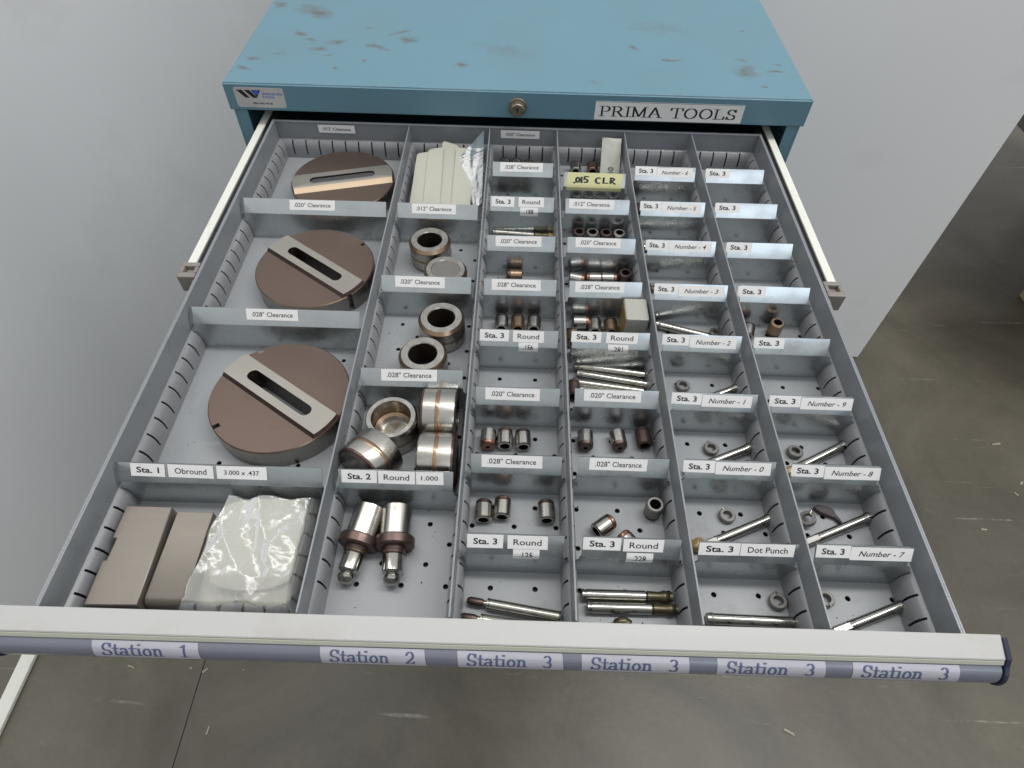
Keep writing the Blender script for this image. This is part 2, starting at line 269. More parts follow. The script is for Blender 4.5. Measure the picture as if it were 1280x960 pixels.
# a hand-cut roman letter set drawn with a broad nib (thick uprights, thin crossbars, serifs)
def arc(cx, cy, rx, ry, a0, a1, n=14): return [(cx+rx*cos(radians(a0+(a1-a0)*i/n)), cy+ry*sin(radians(a0+(a1-a0)*i/n))) for i in range(n+1)]
def serif(x, y, w=0.15): return [(x-w, y), (x+w, y)]
GL = {
 'P': (0.72, [[(.15, 0), (.15, 1)], serif(.15, 0), [(0, 1), (.38, 1)]+arc(.38, .74, .26, .26, 90, -90)+[(.15, .48)]]),
 'R': (0.84, [[(.15, 0), (.15, 1)], serif(.15, 0), [(0, 1), (.36, 1)]+arc(.36, .75, .26, .25, 90, -90)+[(.15, .5)], [(.40, .5), (.72, 0)], [(.66, 0), (.84, 0)]]),
 'I': (0.34, [[(.17, 0), (.17, 1)], serif(.17, 0), serif(.17, 1)]),
 'M': (1.04, [[(.15, 0), (.15, 1)], [(.15, 1), (.52, .04)], [(.52, .04), (.88, 1)], [(.88, 1), (.88, 0)], serif(.15, 0, .13), serif(.88, 0), [(0, 1), (.18, 1)], [(.86, 1), (1.02, 1)]]),
 'A': (0.90, [[(.10, 0), (.44, 1)], [(.44, 1), (.80, 0)], [(.22, .34), (.66, .34)], serif(.11, 0, .11), serif(.80, 0, .13)]),
 'T': (0.82, [[(.41, 0), (.41, 1)], serif(.41, 0), [(.04, 1), (.78, 1)], [(.04, 1), (.03, .76)], [(.78, 1), (.79, .76)]]),
 'O': (0.94, [arc(.46, .5, .38, .50, 0, 360, 26)]),
 'L': (0.74, [[(.15, 0), (.15, 1)], serif(.15, 1), [(0, 0), (.66, 0)], [(.66, 0), (.69, .26)]]),
 'S': (0.66, [arc(.33, .745, .23, .255, 20, 270, 16)+arc(.33, .245, .25, .245, 90, -160, 16), [(.57, .76), (.57, .98)], [(.08, .02), (.08, .27)]]),
 't': (0.40, [[(.18, .92), (.18, .14)]+arc(.29, .14, .11, .13, 180, 320, 8), [(.02, .66), (.36, .66)]]),
 'a': (0.58, [arc(.26, .5, .18, .17, 160, 0, 8)+[(.44, .5), (.44, .08)]+arc(.52, .08, .08, .07, 180, 320, 5), arc(.24, .19, .20, .19, 40, 330, 14), [(.40, .36), (.24, .385)]]),
 'i': (0.34, [[(.17, 0), (.17, .66)], [(.03, .65), (.17, .65)], serif(.17, 0, .13), [(.13, .9), (.21, .9), (.21, .96), (.13, .96), (.13, .9)]]),
 'o': (0.60, [arc(.29, .33, .22, .33, 0, 360, 20)]),
 'n': (0.66, [[(.14, 0), (.14, .66)], [(.01, .65), (.14, .65)], serif(.14, 0, .12), arc(.32, .44, .18, .22, 170, 0, 8)+[(.50, .44), (.50, 0)], serif(.50, 0, .13)]),
 '1': (0.60, [[(.32, 0), (.32, 1)], [(.12, .84), (.32, .98)], serif(.32, 0, .17)]),
 '2': (0.66, [arc(.31, .70, .22, .29, 165, -30, 12)+[(.12, .08), (.10, .05)], [(.08, .04), (.56, .04)], [(.56, .04), (.60, .22)]]),
 '3': (0.66, [arc(.29, .76, .20, .23, 150, -80, 12), arc(.29, .28, .24, .28, 85, -155, 12)]),
 ' ': (0.45, [])}
def nib_polys(s, thick=0.14, thin=0.05, track=0.06):
    quads = []; x = 0
    for ch in s:
        w, strokes = GL[ch]
        for st in strokes:
            for (ax, ay), (bx, by) in zip(st, st[1:]):
                # swept broad nib: a flat lozenge carried from a to b
                hx, hy = thick/2, thin/2
                pts = [(ax-hx, ay-hy), (ax+hx, ay-hy), (ax+hx, ay+hy), (ax-hx, ay+hy), (bx-hx, by-hy), (bx+hx, by-hy), (bx+hx, by+hy), (bx-hx, by+hy)]
                pts = sorted(set((round(px, 4), round(py, 4)) for px, py in pts))
                def half(P):
                    h = []
                    for p in P:
                        while len(h) > 1 and (h[-1][0]-h[-2][0])*(p[1]-h[-2][1])-(h[-1][1]-h[-2][1])*(p[0]-h[-2][0]) <= 0: h.pop()
                        h.append(p)
                    return h[:-1]
                quads.append([(px+x, py) for px, py in half(pts)+half(pts[::-1])])
        x += w+track
    W = x-track; vs = []; fs = []
    for q in quads:
        fs.append(tuple(range(len(vs), len(vs)+len(q)))); vs += [(px/W, py) for px, py in q]
    return vs, fs
def hand_polys(strokes, w=0.09):
    vs = []; fs = []
    for st in strokes:
        for (ax, ay), (bx, by) in zip(st, st[1:]):
            d = hypot(bx-ax, by-ay) or 1; nx, ny = -(by-ay)/d*w/2, (bx-ax)/d*w/2; ex, ey = (bx-ax)/d*w*.4, (by-ay)/d*w*.4
            b = len(vs); vs += [(ax-ex+nx, ay-ey+ny), (ax-ex-nx, ay-ey-ny), (bx+ex-nx, by+ey-ny), (bx+ex+nx, by+ey+ny)]; fs.append((b, b+1, b+2, b+3))
    return vs, fs
def lay_text(name, polys, parent, m, mapper, x0, w, y0, h, cuts=()):
    """polys normalised; mapper(x, y, lift) gives the point in mm; cuts = heights where the label bends"""
    vs, fs = polys; bm = bmesh.new()
    own = {v: j for j, f in enumerate(fs) for v in f} if len(vs) == sum(len(f) for f in fs) else {}
    V = [bm.verts.new((x0+x*w, y0+y*h, 0.0012*(own.get(i, 0) % 40))) for i, (x, y) in enumerate(vs)]
    for f in fs:
        try: bm.faces.new([V[i] for i in f])
        except ValueError: pass
    for c in cuts: bmesh.ops.bisect_plane(bm, geom=bm.verts[:]+bm.edges[:]+bm.faces[:], plane_co=(0, c, 0), plane_no=(0, 1, 0))
    for v in bm.verts: v.co = Vector(mapper(v.co.x, v.co.y, v.co.z))*S
    me = bpy.data.meshes.new(name); bm.to_mesh(me); bm.free()
    return link(name, me, m, parent)

# ------------------------------------------------------------------ the place: floor, grey boards, a block of wood
FZ = -1250
def adopt(o, root, at):
    o.parent = root; o.matrix_parent_inverse = Matrix.Translation(Vector(at)*S).inverted(); return o
def slab(name, x0, x1, y0, y1, z, m):
    bm = bmesh.new(); box(bm, x0, x1, y0, y1, z-120, z)
    return tag(done(bm, name, m), kind='structure')
slab('floor', -430, 7000, -1500, 6000, FZ, CONC); slab('floor', -6000, -433, -1500, 6000, FZ, CONC)
boxes('floor_joint', BLACKEDGE, None, (-434, -429, -1500, 6000, FZ-60, FZ-4))['kind'] = 'structure'

def backdrop():
    # one tall grey board wall: runs beside the cabinet on the left, turns a wide soft corner and stops at a square end on the right
    line = [(-855, 310), (-848, 700), (-840, 1020)]
    for i in range(1, 13):
        a = radians(180-90*i/12); line.append((-840+400+400*cos(a), 1020+400*sin(a)))
    line += [(300, 1424), (1000, 1390), (1528, 1352)]
    bm = bmesh.new(); t = 18; off = []
    for i, (x, y) in enumerate(line):
        a = line[max(0, i-1)]; b = line[min(len(line)-1, i+1)]; dx, dy = b[0]-a[0], b[1]-a[1]; d = hypot(dx, dy)
        off.append((x-dy/d*t, y+dx/d*t))
    poly = line+off[::-1]
    A = [bm.verts.new((x, y, FZ+3)) for x, y in poly]; B = [bm.verts.new((x, y, 1150)) for x, y in poly]; n = len(poly)
    for i in range(n): bm.faces.new([A[i], A[(i+1) % n], B[(i+1) % n], B[i]]).material_index = 1 if i in (len(line)-1, n-1) else 0  # dark end faces paint in the shadow line along the board edge
    bm.faces.new(A); bm.faces.new(B)
    return done(bm, 'board_wall', [PANEL, BLACKEDGE], smooth=40)
tag(backdrop(), 'tall pale grey board wall standing on the concrete behind and left of the blue cabinet', 'wall')
tag(boxes('floor_strip', CREAM, None, (-880, -846, -600, 306, FZ+1, FZ+14), bevel=3), 'pale strip lying on the concrete at the foot of the grey wall, bottom left', 'strip')
bm = bmesh.new(); box(bm, 2262, 2400, 1560, 1700, FZ, FZ+80)
tag(done(bm, 'wood_block', WOOD, bevel=6), 'rough wooden block on the dark floor at the right edge', 'block')
BT = (2500, 1700, FZ)
bench = tag(empty('shade_bench', BT), 'unseen dark bench added beyond the right edge to shade the floor', 'bench')  # out of view, added for the shade it throws on the floor
def bpart(name, *b_):
    bm = bmesh.new(); box(bm, *b_); adopt(done(bm, name, BLACKEDGE, bevel=4), bench, BT)
bpart('shade_bench_top', 1960, 3200, 1150, 2500, -660, -600)
for x in (2800, 3100):
    for y in (1300, 2400): bpart('leg', x, x+60, y, y+60, FZ, -561)
chips = [(-620, 286, 14, 5, .4), (-608, 262, 20, 5, -.3), (-424, 258, 20, 4, .8), (-640, 300, 9, 5, 1.2), (-460, 262, 8, 5, .2), (-375, 128, 22, 5, 1.4), (-330, 262, 7, 4, 0), (1860, 1000, 40, 7, .2), (1875, 860, 18, 6, .9), (1690, 700, 22, 6, .1), (1840, 820, 16, 5, 2), (1125, 500, 20, 5, 1.9), (1185, 430, 14, 5, .3), (990, 160, 34, 7, -.5), (900, 300, 12, 5, 0)]
CHIPL = ['pale chip on the concrete just below the left end of the drawer grip', 'longer pale chip on the concrete, lower left corner area', 'pale chip on the floor joint below the word Station', 'tiny pale chip nearest the left end cap', 'pale speck between the left chips and the floor joint', 'pale splinter standing alone above the lower edge, left', 'tiny pale speck right of the floor joint',
 'long pale splinter on the floor far right', 'short pale chip beside the long splinter, far right', 'pale chip low on the floor at the right', 'pale chip above the lowest one at the right', 'pale splinter close to the right end of the grip', 'short pale chip near the right end of the grip', 'largest pale chip below the grip, right of centre', 'small pale chip below the grip near centre']
for i, (x, y, l, w, a) in enumerate(chips):
    bm = bmesh.new(); q = box(bm, -l*.36, l*.36, -w*.36, w*.36, 0, 2)
    for v in q: v.co.x += random.uniform(-2, 2); v.co.y += random.uniform(-1.5, 1.5)
    tag(done(bm, 'wood_chip', CHIP, loc=(x, y, FZ+1), rot=(0, 0, a)), CHIPL[i], 'chip', 'pale chips scattered on the concrete floor')

# ------------------------------------------------------------------ the blue cabinet
cab = tag(empty('tool_cabinet', (306, 975, FZ)), 'blue enamelled steel tool cabinet with a smudged top and its upper drawer pulled open', 'cabinet')
X0, X1, Y0, Y1 = -52, 664, 611.5, 1337
def cpart(name, m, *bs, **k):
    bm = bmesh.new()
    for b in bs: box(bm, *b)
    o = done(bm, name, m, None, **k); o.parent = cab; o.matrix_parent_inverse = Matrix.Translation(Vector((306, 975, FZ))*S).inverted(); return o
CA = (306, 975, FZ)
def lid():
    # folded sheet: top with a highlight painted on its front edge, deep front lip turned under
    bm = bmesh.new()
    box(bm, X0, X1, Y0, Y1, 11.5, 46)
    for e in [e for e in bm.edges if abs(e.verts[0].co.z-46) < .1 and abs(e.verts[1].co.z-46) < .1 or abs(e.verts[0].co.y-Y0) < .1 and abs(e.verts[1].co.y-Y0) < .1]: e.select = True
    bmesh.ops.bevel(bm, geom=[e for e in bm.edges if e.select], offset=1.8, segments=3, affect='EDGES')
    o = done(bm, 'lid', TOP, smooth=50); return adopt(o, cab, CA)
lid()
cpart('side_panel', BLUE, (X0+2.5, X0+6, 616, Y1-4, FZ+90, 11), (X0+6, X0+19, 616, 619, FZ+90, 11), bevel=.6)
cpart('side_panel', BLUE, (X1-6, X1-2.5, 616, Y1-4, FZ+90, 11), (X1-19, X1-6, 616, 619, FZ+90, 11), bevel=.6)
cpart('back_panel', BLUE, (X0+6.2, X1-6.2, Y1-8, Y1-5, FZ+90, 11))
cpart('base', BLACK, (X0+8, X1-8, 622, Y1-10, FZ+2, FZ+89))
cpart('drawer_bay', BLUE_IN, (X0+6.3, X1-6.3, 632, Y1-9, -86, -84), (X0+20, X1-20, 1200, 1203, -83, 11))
for i, (za, zb) in enumerate([(-232, -90), (-384, -236), (-586, -388), (-788, -590), (-1150, -792)]):
    cpart('drawer_front', BLUE, (X0+10, X1-10, 604, 622, za, zb), (X0+10, X1-10, 594, 603.5, zb-22, zb-4), bevel=2)
# lock: collar, knurled cylinder, keyway
lk = bmesh.new(); lathe(lk, [(0, 11.5), (1.6, 11.5), (2.2, 10.6), (2.2, 8.5), (9, 8.2), (10, 7.4), (10.2, 5.6), (9.4, 5.4), (9.4, 0)], 32)
lock = done(lk, 'lock', mat('worn_nickel', (0.30, 0.26, 0.20, 1), .9, .38, .3, 200, dirt=(.07, .05, .035, 1), dscale=160, damt=.8), smooth=30)
lock.rotation_euler = (0, 0, -pi/2); lock.location = Vector((306.3, Y0-.2, 27))*S; adopt(lock, cab, CA)
boxes('keyway', BLACK, lock, (9.2, 9.8, -.9, .9, -3.4, 3.4)); boxes('knurl', DULL, lock, *[(2.5, 8.6, 8.0*cos(a)-1, 8.0*cos(a)+1, 8.0*sin(a)-1, 8.0*sin(a)+1) for a in [k*pi/5 for k in range(10)]], bevel=.3)

# logo plate
def rrect(bm, x0, x1, z0, z1, r, ya, yb):
    pts = []
    for cx, cz, a0 in ((x1-r, z1-r, 0), (x0+r, z1-r, 90), (x0+r, z0+r, 180), (x1-r, z0+r, 270)): pts += arc(cx, cz, r, r, a0, a0+90, 5)
    prism(bm, pts, 'y', ya, yb)
bm = bmesh.new(); rrect(bm, -40, 20.5, 16.2, 41, 3, Y0-.5, Y0-.02); logo = adopt(done(bm, 'maker_sticker', STICKER), cab, CA)
def front(y): return lambda x, z, l: (x, y-l, z)
def onparent(o, root, at): return adopt(o, root, at)
def shape(name, polys, m, parent, y):
    bm = bmesh.new()
    for P in polys: bm.faces.new([bm.verts.new((x, y, z)) for x, z in P])
    o = done(bm, name, m); o.parent = parent; return o
q = shape('logo_mark', [[(-36.5, 38), (-29.5, 38), (-22, 28.3), (-27.5, 28.3)], [(-27.2, 38), (-20.2, 38), (-12.5, 28.3), (-18.2, 28.3)], [(-18.5, 38), (-7, 38), (-13, 29)]], INK, logo, Y0-.56)
shape('logo_dot', [arc(-12.7, 35.2, 3.1, 3.1, 0, 354, 18)], LOGOBLUE, logo, Y0-.62)
def words(s, x0, w, z0, h, m, parent, y, bold=False): return lay_text('print', text_polys(s, bold), parent, m, front(y), x0, w, z0, h)
words('WILSON', -6.5, 24.5, 32.2, 2.7, LOGOBLUE, logo, Y0-.58, True); words('TOOL', -6.5, 15.5, 28.4, 2.6, LOGOBLUE, logo, Y0-.58, True); words('800-445-4518', -20, 24, 20.3, 2.5, INK, logo, Y0-.58, True)
# PRIMA TOOLS sticker
bm = bmesh.new(); box(bm, 401.5, 583.5, Y0-.5, Y0-.02, 13.2, 37.2); pt = adopt(done(bm, 'name_sticker', PAPER), cab, CA)
lay_text('print', nib_polys('PRIMA TOOLS', .13, .055, .07), pt, INK, front(Y0-.56), 407.5, 168, 18.6, 12.6)
shape('sticker_border', [[(401.5, 37.2), (583.5, 37.2), (583.5, 36.6), (401.5, 36.6)], [(401.5, 13.8), (583.5, 13.8), (583.5, 13.2), (401.5, 13.2)]], INK, pt, Y0-.58)

# ------------------------------------------------------------------ telescopic rails either side
def rail(sgn, label):
    root = tag(empty('telescopic_rail', (306+sgn*322, 480, -10)), label, 'rail'); at = (306+sgn*322, 480, -10)
    def sx(a, b): return (306+sgn*a, 306+sgn*b) if sgn > 0 else (306-b, 306-a)
    def p(name, m, *bs, **k):
        bm = bmesh.new()
        for (a, b, y0, y1, z0, z1) in bs: x = sx(a, b); box(bm, x[0], x[1], y0, y1, z0, z1)
        return adopt(done(bm, name, m, **k), root, at)
    p('rail_body', CREAM, (319.2, 328, 346, 900, -8.5, -6), (325.7, 328, 346, 900, -30, -8.5), (319.2, 328, 346, 900, -32, -30), bevel=.5)
    p('inner_track', BLACK, (309.5, 318.6, 330, 890, -26, -9.6), (318.8, 325.5, 348, 890, -28, -20), bevel=.4)
    c = p('end_cap', CAPM, (313, 331, 324, 331, -24, -4), (313, 331, 340, 345.8, -24, -4), (313, 317, 331, 340, -24, -4), (327, 331, 331, 340, -24, -4), (317, 327, 331, 340, -24, -9), (311, 316, 318, 330, -30, -8), bevel=1.1)
    p('carrier_arm', BLACK, (308.5, 312, 300, 344, -40, -12), bevel=.5)
    x = sx(312.2, 314.5); bm = bmesh.new(); box(bm, x[0], x[1], 296, 306, -42, -26); adopt(done(bm, 'catch', CREAM, bevel=.6), root, at)
rail(-1, 'cream telescopic rail with a beige end cap left of the open drawer'); rail(1, 'cream telescopic rail with a beige end cap right of the open drawer')

# ------------------------------------------------------------------ the open drawer
DA = (306, 306, -48)
drw = tag(empty('open_drawer', DA), 'grey steel drawer pulled fully open, with satin aluminium grip and paper station names', 'drawer')
H = 48
def dpart(name, m, *bs, **k):
    bm = bmesh.new()
    for b in bs: box(bm, *b)
    return adopt(done(bm, name, m, **k), drw, DA)
RARE = {(3, 8), (7, 8), (8, 15), (8, 27), (4, 15), (8, 5)}
def tray_floor():
    """perforated sheet: staggered round holes on a 17 mm grid"""
    bm = bmesh.new(); P = 17; n = 36; r = 2.15
    g = {}
    def V(x, y):
        k = (round(x, 3), round(y, 3))
        if k not in g: g[k] = bm.verts.new((x, y, -H))
        return g[k]
    for i in range(n):
        for j in range(n):
            cx, cy = 8.5+P*i, 4+P*j; xa, xb, ya, yb = cx-8.5, cx+8.5, max(0, cy-8.5), cy+8.5
            if j == n-1: yb = 612
            if j >= 2 and (i+j) % 2 == 1 and j < n-1 and (cx > 190 or (i, j) in RARE):
                out = [V(xb, cy), V(xb, yb), V(cx, yb), V(xa, yb), V(xa, cy), V(xa, ya), V(cx, ya), V(xb, ya)]
                ring = [bm.verts.new((cx+r*cos(k*pi/8), cy+r*sin(k*pi/8), -H)) for k in range(16)]
                low = [bm.verts.new((v.co.x, v.co.y, -H-1.6)) for v in ring]
                for k in range(8):
                    a, b = out[k], out[(k+1) % 8]; bm.faces.new([ring[2*k], ring[2*k+1], ring[(2*k+2) % 16], b, a][::-1])
                for k in range(16): bm.faces.new([ring[k], ring[(k+1) % 16], low[(k+1) % 16], low[k]])
            else:
                pts = [V(xa, ya), V(cx, ya), V(xb, ya), V(xb, cy), V(xb, yb), V(cx, yb), V(xa, yb), V(xa, cy)]
                bm.faces.new(pts)
    return adopt(done(bm, 'tray_floor', TRAY), drw, DA)
tray_floor()
dpart('underside', BLACK, (-1, 613, -1, 613, -56, -53))
dpart('side_wall', GREY, (-1.6, 0, -4, 613.6, -52, 0), (-3.2, -1.6, -4, 613.6, -3, 0), bevel=.3)
dpart('side_wall', GREY, (612, 613.6, -4, 613.6, -52, 0), (613.6, 615.2, -4, 613.6, -3, 0), bevel=.3)
dpart('back_wall', GREY, (0, 612, 612, 613.6, -52, -.3), (0, 612, 610.2, 612, -2.2, -.3), bevel=.3)
dpart('front_wall', GREY, (0.05, 611.95, -3.6, -1.6, -58, -1))
def ribs(L, dmax, back=False, top=-24.5, skip=()):
    """pressed rib strip: a bulged sheet along X with a real slot every 17 mm; distance from the wall along +Y"""
    k = dmax/8.0
    prof = [(0.15, top), (2.6*k, top-.8), (5.2*k, top-3.2), (7.2*k, top-7.0), (8*k, top-12), (8*k, -H+4.5), (8.3*k, -H+.25)]
    bm = bmesh.new(); g = {}
    def V(x, i):
        q = (round(x, 2), i)
        if q not in g: g[q] = bm.verts.new((x, prof[i][0], prof[i][1]))
        return g[q]
    xs = [0.0]; n = int(L/17); kinds = []; gw = .95
    for s in range(1, n): xs += [s*17-gw, s*17+gw]; kinds += ['s', 'g']
    xs.append(L); kinds.append('s')
    for a, b, kd in zip(xs, xs[1:], kinds):
        for i in range(len(prof)-1):
            if kd == 'g' and 1 <= i <= 4: continue
            bm.faces.new([V(a, i), V(b, i), V(b, i+1), V(a, i+1)])
    bmesh.ops.scale(bm, vec=(S, S, S), verts=bm.verts)
    me = bpy.data.meshes.new('rib_strip'); bm.to_mesh(me); bm.free()
    for p in me.polygons: p.use_smooth = True
    me.set_sharp_from_angle(angle=radians(50)); me.materials.append(STRIP)
    return me
RW, RD = ribs(612, 6.8), ribs(606, 4.8)
def strip(me, x, y, rz, root, at, flip=False):
    o = bpy.data.objects.new('rib_strip', me); col.objects.link(o); o.location = Vector((x, y, 0))*S; o.rotation_euler = (0, 0, rz)
    so = o.modifiers.new('sheet', 'SOLIDIFY'); so.thickness = .0009; so.offset = -1 if not flip else 1
    es = o.modifiers.new('split', 'EDGE_SPLIT'); es.split_angle = radians(45)
    return adopt(o, root, at)
strip(RW, 0, 612, -pi/2, drw, DA); strip(RW, 612, 0, pi/2, drw, DA); strip(RW, 612, 612, pi, drw, DA); strip(RW, 0, -1.4, 0, drw, DA)

# grip profile and label holder
bm = bmesh.new(); prism(bm, [(-4, -30), (-4, .2), (-1.2, .9), (-2, 1.2), (-15.6, -3.4), (-16.4, -4.4), (-14.5, -6), (-6, -6.5), (-6, -30)], 'x', -25, 637)
adopt(done(bm, 'grip', HANDLE, bevel=.35), drw, DA)
bm = bmesh.new(); prism(bm, [(-15.2, -5.7), (-16.9, -4.6), (-18.6, -7.2), (-17.6, -8.6)], 'x', -24.6, 636.6); adopt(done(bm, 'grip_lip', HLIP, bevel=.2), drw, DA)
hold = [(-17.7, -8.2)]+[(-13.5-12.5*cos(radians(a)), -20-13*sin(radians(a))) for a in range(-48, 75, 12)]+[(-8, -34), (-8, -31)]
HP = [(-17.7, -8.2)]+[(-13.5-12.5*cos(radians(a)), -20-13*sin(radians(a))) for a in range(-48, 75, 6)]
bm = bmesh.new(); inner = [(y+1.6, z+(.6 if z < -20 else -.6)) for y, z in hold]; prism(bm, hold+inner[::-1], 'x', -24.3, 636.3)
holder = adopt(done(bm, 'label_holder', HSTRIP, smooth=60), drw, DA)
cum = [0]
for a, b in zip(HP, HP[1:]): cum.append(cum[-1]+hypot(b[0]-a[0], b[1]-a[1]))
def on_holder(lift):
    def f(x, s, l):
        s = max(0, min(cum[-1]-.01, s)); i = max(k for k in range(len(cum)-1) if cum[k] <= s); t = (s-cum[i])/(cum[i+1]-cum[i]); a, b = HP[i], HP[i+1]
        d = hypot(b[0]-a[0], b[1]-a[1]); ny, nz = (b[1]-a[1])/d, -(b[0]-a[0])/d
        return (x, a[0]+(b[0]-a[0])*t+ny*(lift+l), a[1]+(b[1]-a[1])*t+nz*(lift+l))
    return f
def sheet(name, mapper, x0, x1, s0, s1, n, m, parent, sl=0, th=.0):
    bm = bmesh.new(); A = [[bm.verts.new(mapper(x+(sl*(1-i/n) if x == x1 else sl*(1-i/n)*.6), s0+(s1-s0)*i/n, 0)) for x in (x0, x1)] for i in range(n+1)]
    for p, q in zip(A, A[1:]): bm.faces.new([p[0], p[1], q[1], q[0]])
    bmesh.ops.scale(bm, vec=(S, S, S), verts=bm.verts); me = bpy.data.meshes.new(name); bm.to_mesh(me); bm.free()
    o = link(name, me, m, parent); return o
names = ['Station  1', 'Station  2', 'Station  3', 'Station  3', 'Station  3', 'Station  3']
for (xa, xb), nm in zip([(40, 110), (189.5, 258.5), (279.5, 349), (361, 432), (450, 521.5), (539, 609.5)], names):
    f = on_holder(.25); c = sheet('station_card', f, xa, xb, 1.2, 15, 10, HPAPER, holder, sl=-1.5)
    adopt(c, drw, DA)
    t = lay_text('print', nib_polys(nm, .14, .05, .05), None, HINK, lambda x, s, l: on_holder(.45)(x, 13.2-s, l), xa+5.5, xb-xa-13, 1.2, 9.0, cuts=[13.2-q for q in cum]); t.parent = c
for x0, x1 in ((-28.5, -25.1), (637.1, 640.5)):
    bm = bmesh.new(); prism(bm, [(-3, 2.2), (-16.5, -2), (-20, -7)]+[(-13.5-14*cos(radians(a)), -20-14.5*sin(radians(a))) for a in range(-40, 80, 12)]+[(-4, -36)], 'x', x0, x1)
    adopt(done(bm, 'grip_end_cap', NAVY, bevel=1), drw, DA)
dpart('drawer_face', BLUE, (-22, 634, -9.5, -4.2, -72, -31), bevel=.8)

# ------------------------------------------------------------------ column dividers: five tall plates with rib strips on both faces
names5 = ['first', 'second', 'third', 'fourth', 'fifth']
for k, x in enumerate((170, 272, 357, 442, 527)):
    at = (x, 306, -48); d = empty('column_divider', at)
    tag(d, ['grey divider between the big disc column and the ring die column', 'grey divider between the ring dies and the first small die column', 'grey divider between the two columns labelled with clearance sizes', 'grey divider between the .281 punches column and the Dot Punch column', 'grey divider between the Dot Punch column and the Number - 9 column'][k], 'divider', 'long grey dividers that split the drawer into columns')
    bm = bmesh.new(); box(bm, x-.7, x+.7, .3, 610, -H+.2, -2)
    for yy in range(17, 600, 34):
        pass
    adopt(done(bm, 'divider_plate', GREY, bevel=.25), d, at)
    strip(RD, x+.7, 609, -pi/2, d, at); strip(RD, x-.7, 3, pi/2, d, at)

# ------------------------------------------------------------------ cross partitions with their paper labels
XC = {1: (0, 170), 2: (170, 272), 3: (272, 357), 4: (357, 442), 5: (442, 527), 6: (527, 612)}
T_ = 0.79; U_ = 0.613
def flange(y0, lift):
    def f(x, s, l):
        l = l+lift
        if s >= 0: return (x, y0+s*U_-l*T_, -15+s*T_+l*U_)
        return (x, y0-l, -15+s)
    return f
LAB = {
(1,26):[('.020" Clearance', 56.8, 107.3)],
(1,16):[('.028" Clearance', 57.0, 105.7)],
(1,6):[('*Sta. 1', 15.3, 41.9), ('Obround', 44.3, 79.5), ('3.000 x .437', 82.1, 121.0)],
(2,26):[('.012" Clearance', 192.6, 241.5)],
(2,19):[('.020" Clearance', 190.3, 239.6)],
(2,12):[('.028" Clearance', 194.6, 243.5)],
(2,6):[('*Sta. 2', 179.1, 206.6), ('Round', 207.6, 236.0), ('1.000', 237.0, 258.2)],
(3,31):[('.028" Clearance', 287.8, 338.8)],
(3,27):[('*Sta. 3', 280.4, 306.2), ('Round', 310.7, 339.2), ('_.188', 312.8, 333.1)],
(3,23):[('.020" Clearance', 287.5, 336.1)],
(3,19):[('.028" Clearance', 286.3, 334.9)],
(3,15):[('*Sta. 3', 278.2, 305.3), ('Round', 308.9, 337.5), ('_.156', 314.4, 332.6)],
(3,11):[('.020" Clearance', 286.7, 333.6)],
(3,7):[('.028" Clearance', 286.9, 335.1)],
(3,3):[('*Sta. 3', 280.1, 306.5), ('Round', 309.4, 338.7), ('_.125', 313.7, 333.1)],
(4,31):[('Y.015 CLR', 364.5, 433.3)],
(4,27):[('.012" Clearance', 367.6, 418.5)],
(4,23):[('.020" Clearance', 372.2, 420.1)],
(4,19):[('.028" Clearance', 369.5, 418.5)],
(4,15):[('*Sta. 3', 363.2, 391.1), ('Round', 395.5, 425.0), ('_.281', 397.5, 416.5)],
(4,11):[('.020" Clearance', 371.6, 420.8)],
(4,7):[('.028" Clearance', 372.8, 418.8)],
(4,3):[('*Sta. 3', 364.5, 392.2), ('Round', 393.9, 423.3), ('_.228', 396.7, 416.2)],
(5,31):[('*Sta. 3', 449.0, 474.6), ('/Number - 6', 475.1, 517.4)],
(5,27):[('*Sta. 3', 447.8, 472.0), ('/Number - 5', 472.4, 516.9)],
(5,23):[('*Sta. 3', 446.6, 471.0), ('/Number - 4', 471.4, 516.6)],
(5,19):[('*Sta. 3', 448.0, 471.7), ('/Number - 3', 472.1, 517.7)],
(5,15):[('*Sta. 3', 447.5, 472.6), ('/Number - 2', 473.0, 516.3)],
(5,11):[('*Sta. 3', 447.1, 473.1), ('/Number - 1', 473.4, 516.3)],
(5,7):[('*Sta. 3', 447.4, 472.7), ('/Number - 0', 473.0, 517.0)],
(5,3):[('*Sta. 3', 448.7, 478.8), ('Dot Punch', 479.1, 518.3)],
(6,31):[('*Sta. 3', 532.7, 561.3)],
(6,27):[('*Sta. 3', 532.3, 560.2)],
(6,23):[('*Sta. 3', 531.9, 559.0)],
(6,19):[('*Sta. 3', 531.2, 559.1)],
(6,15):[('*Sta. 3', 532.2, 560.4)],
(6,11):[('*Sta. 3', 531.2, 558.1), ('/Number - 9', 558.4, 603.0)],
(6,7):[('*Sta. 3', 533.0, 559.0), ('/Number - 8', 559.3, 603.5)],
(6,3):[('*Sta. 3', 534.0, 559.0), ('/Number - 7', 559.3, 604.5)],
}
SAY = {(1, 26): 'rearmost partition of the big disc column', (1, 16): 'partition between the two nearest big discs', (1, 6): 'nearest partition of the big disc column'}
COLN = {1: 'in the big disc column', 2: 'in the ring die column', 3: 'in the first small die column, left', 4: 'in the second small die column', 5: 'in the Dot Punch column', 6: 'in the rightmost column'}
nth = {31: 'at the back', 27: 'second from the back', 23: 'third from the back', 19: 'fourth from the back', 15: 'fifth from the back', 11: 'third from the front', 7: 'second from the front', 3: 'nearest the front', 26: 'nearest the back', 16: 'in the middle', 12: 'second from the front', 6: 'nearest the front'}
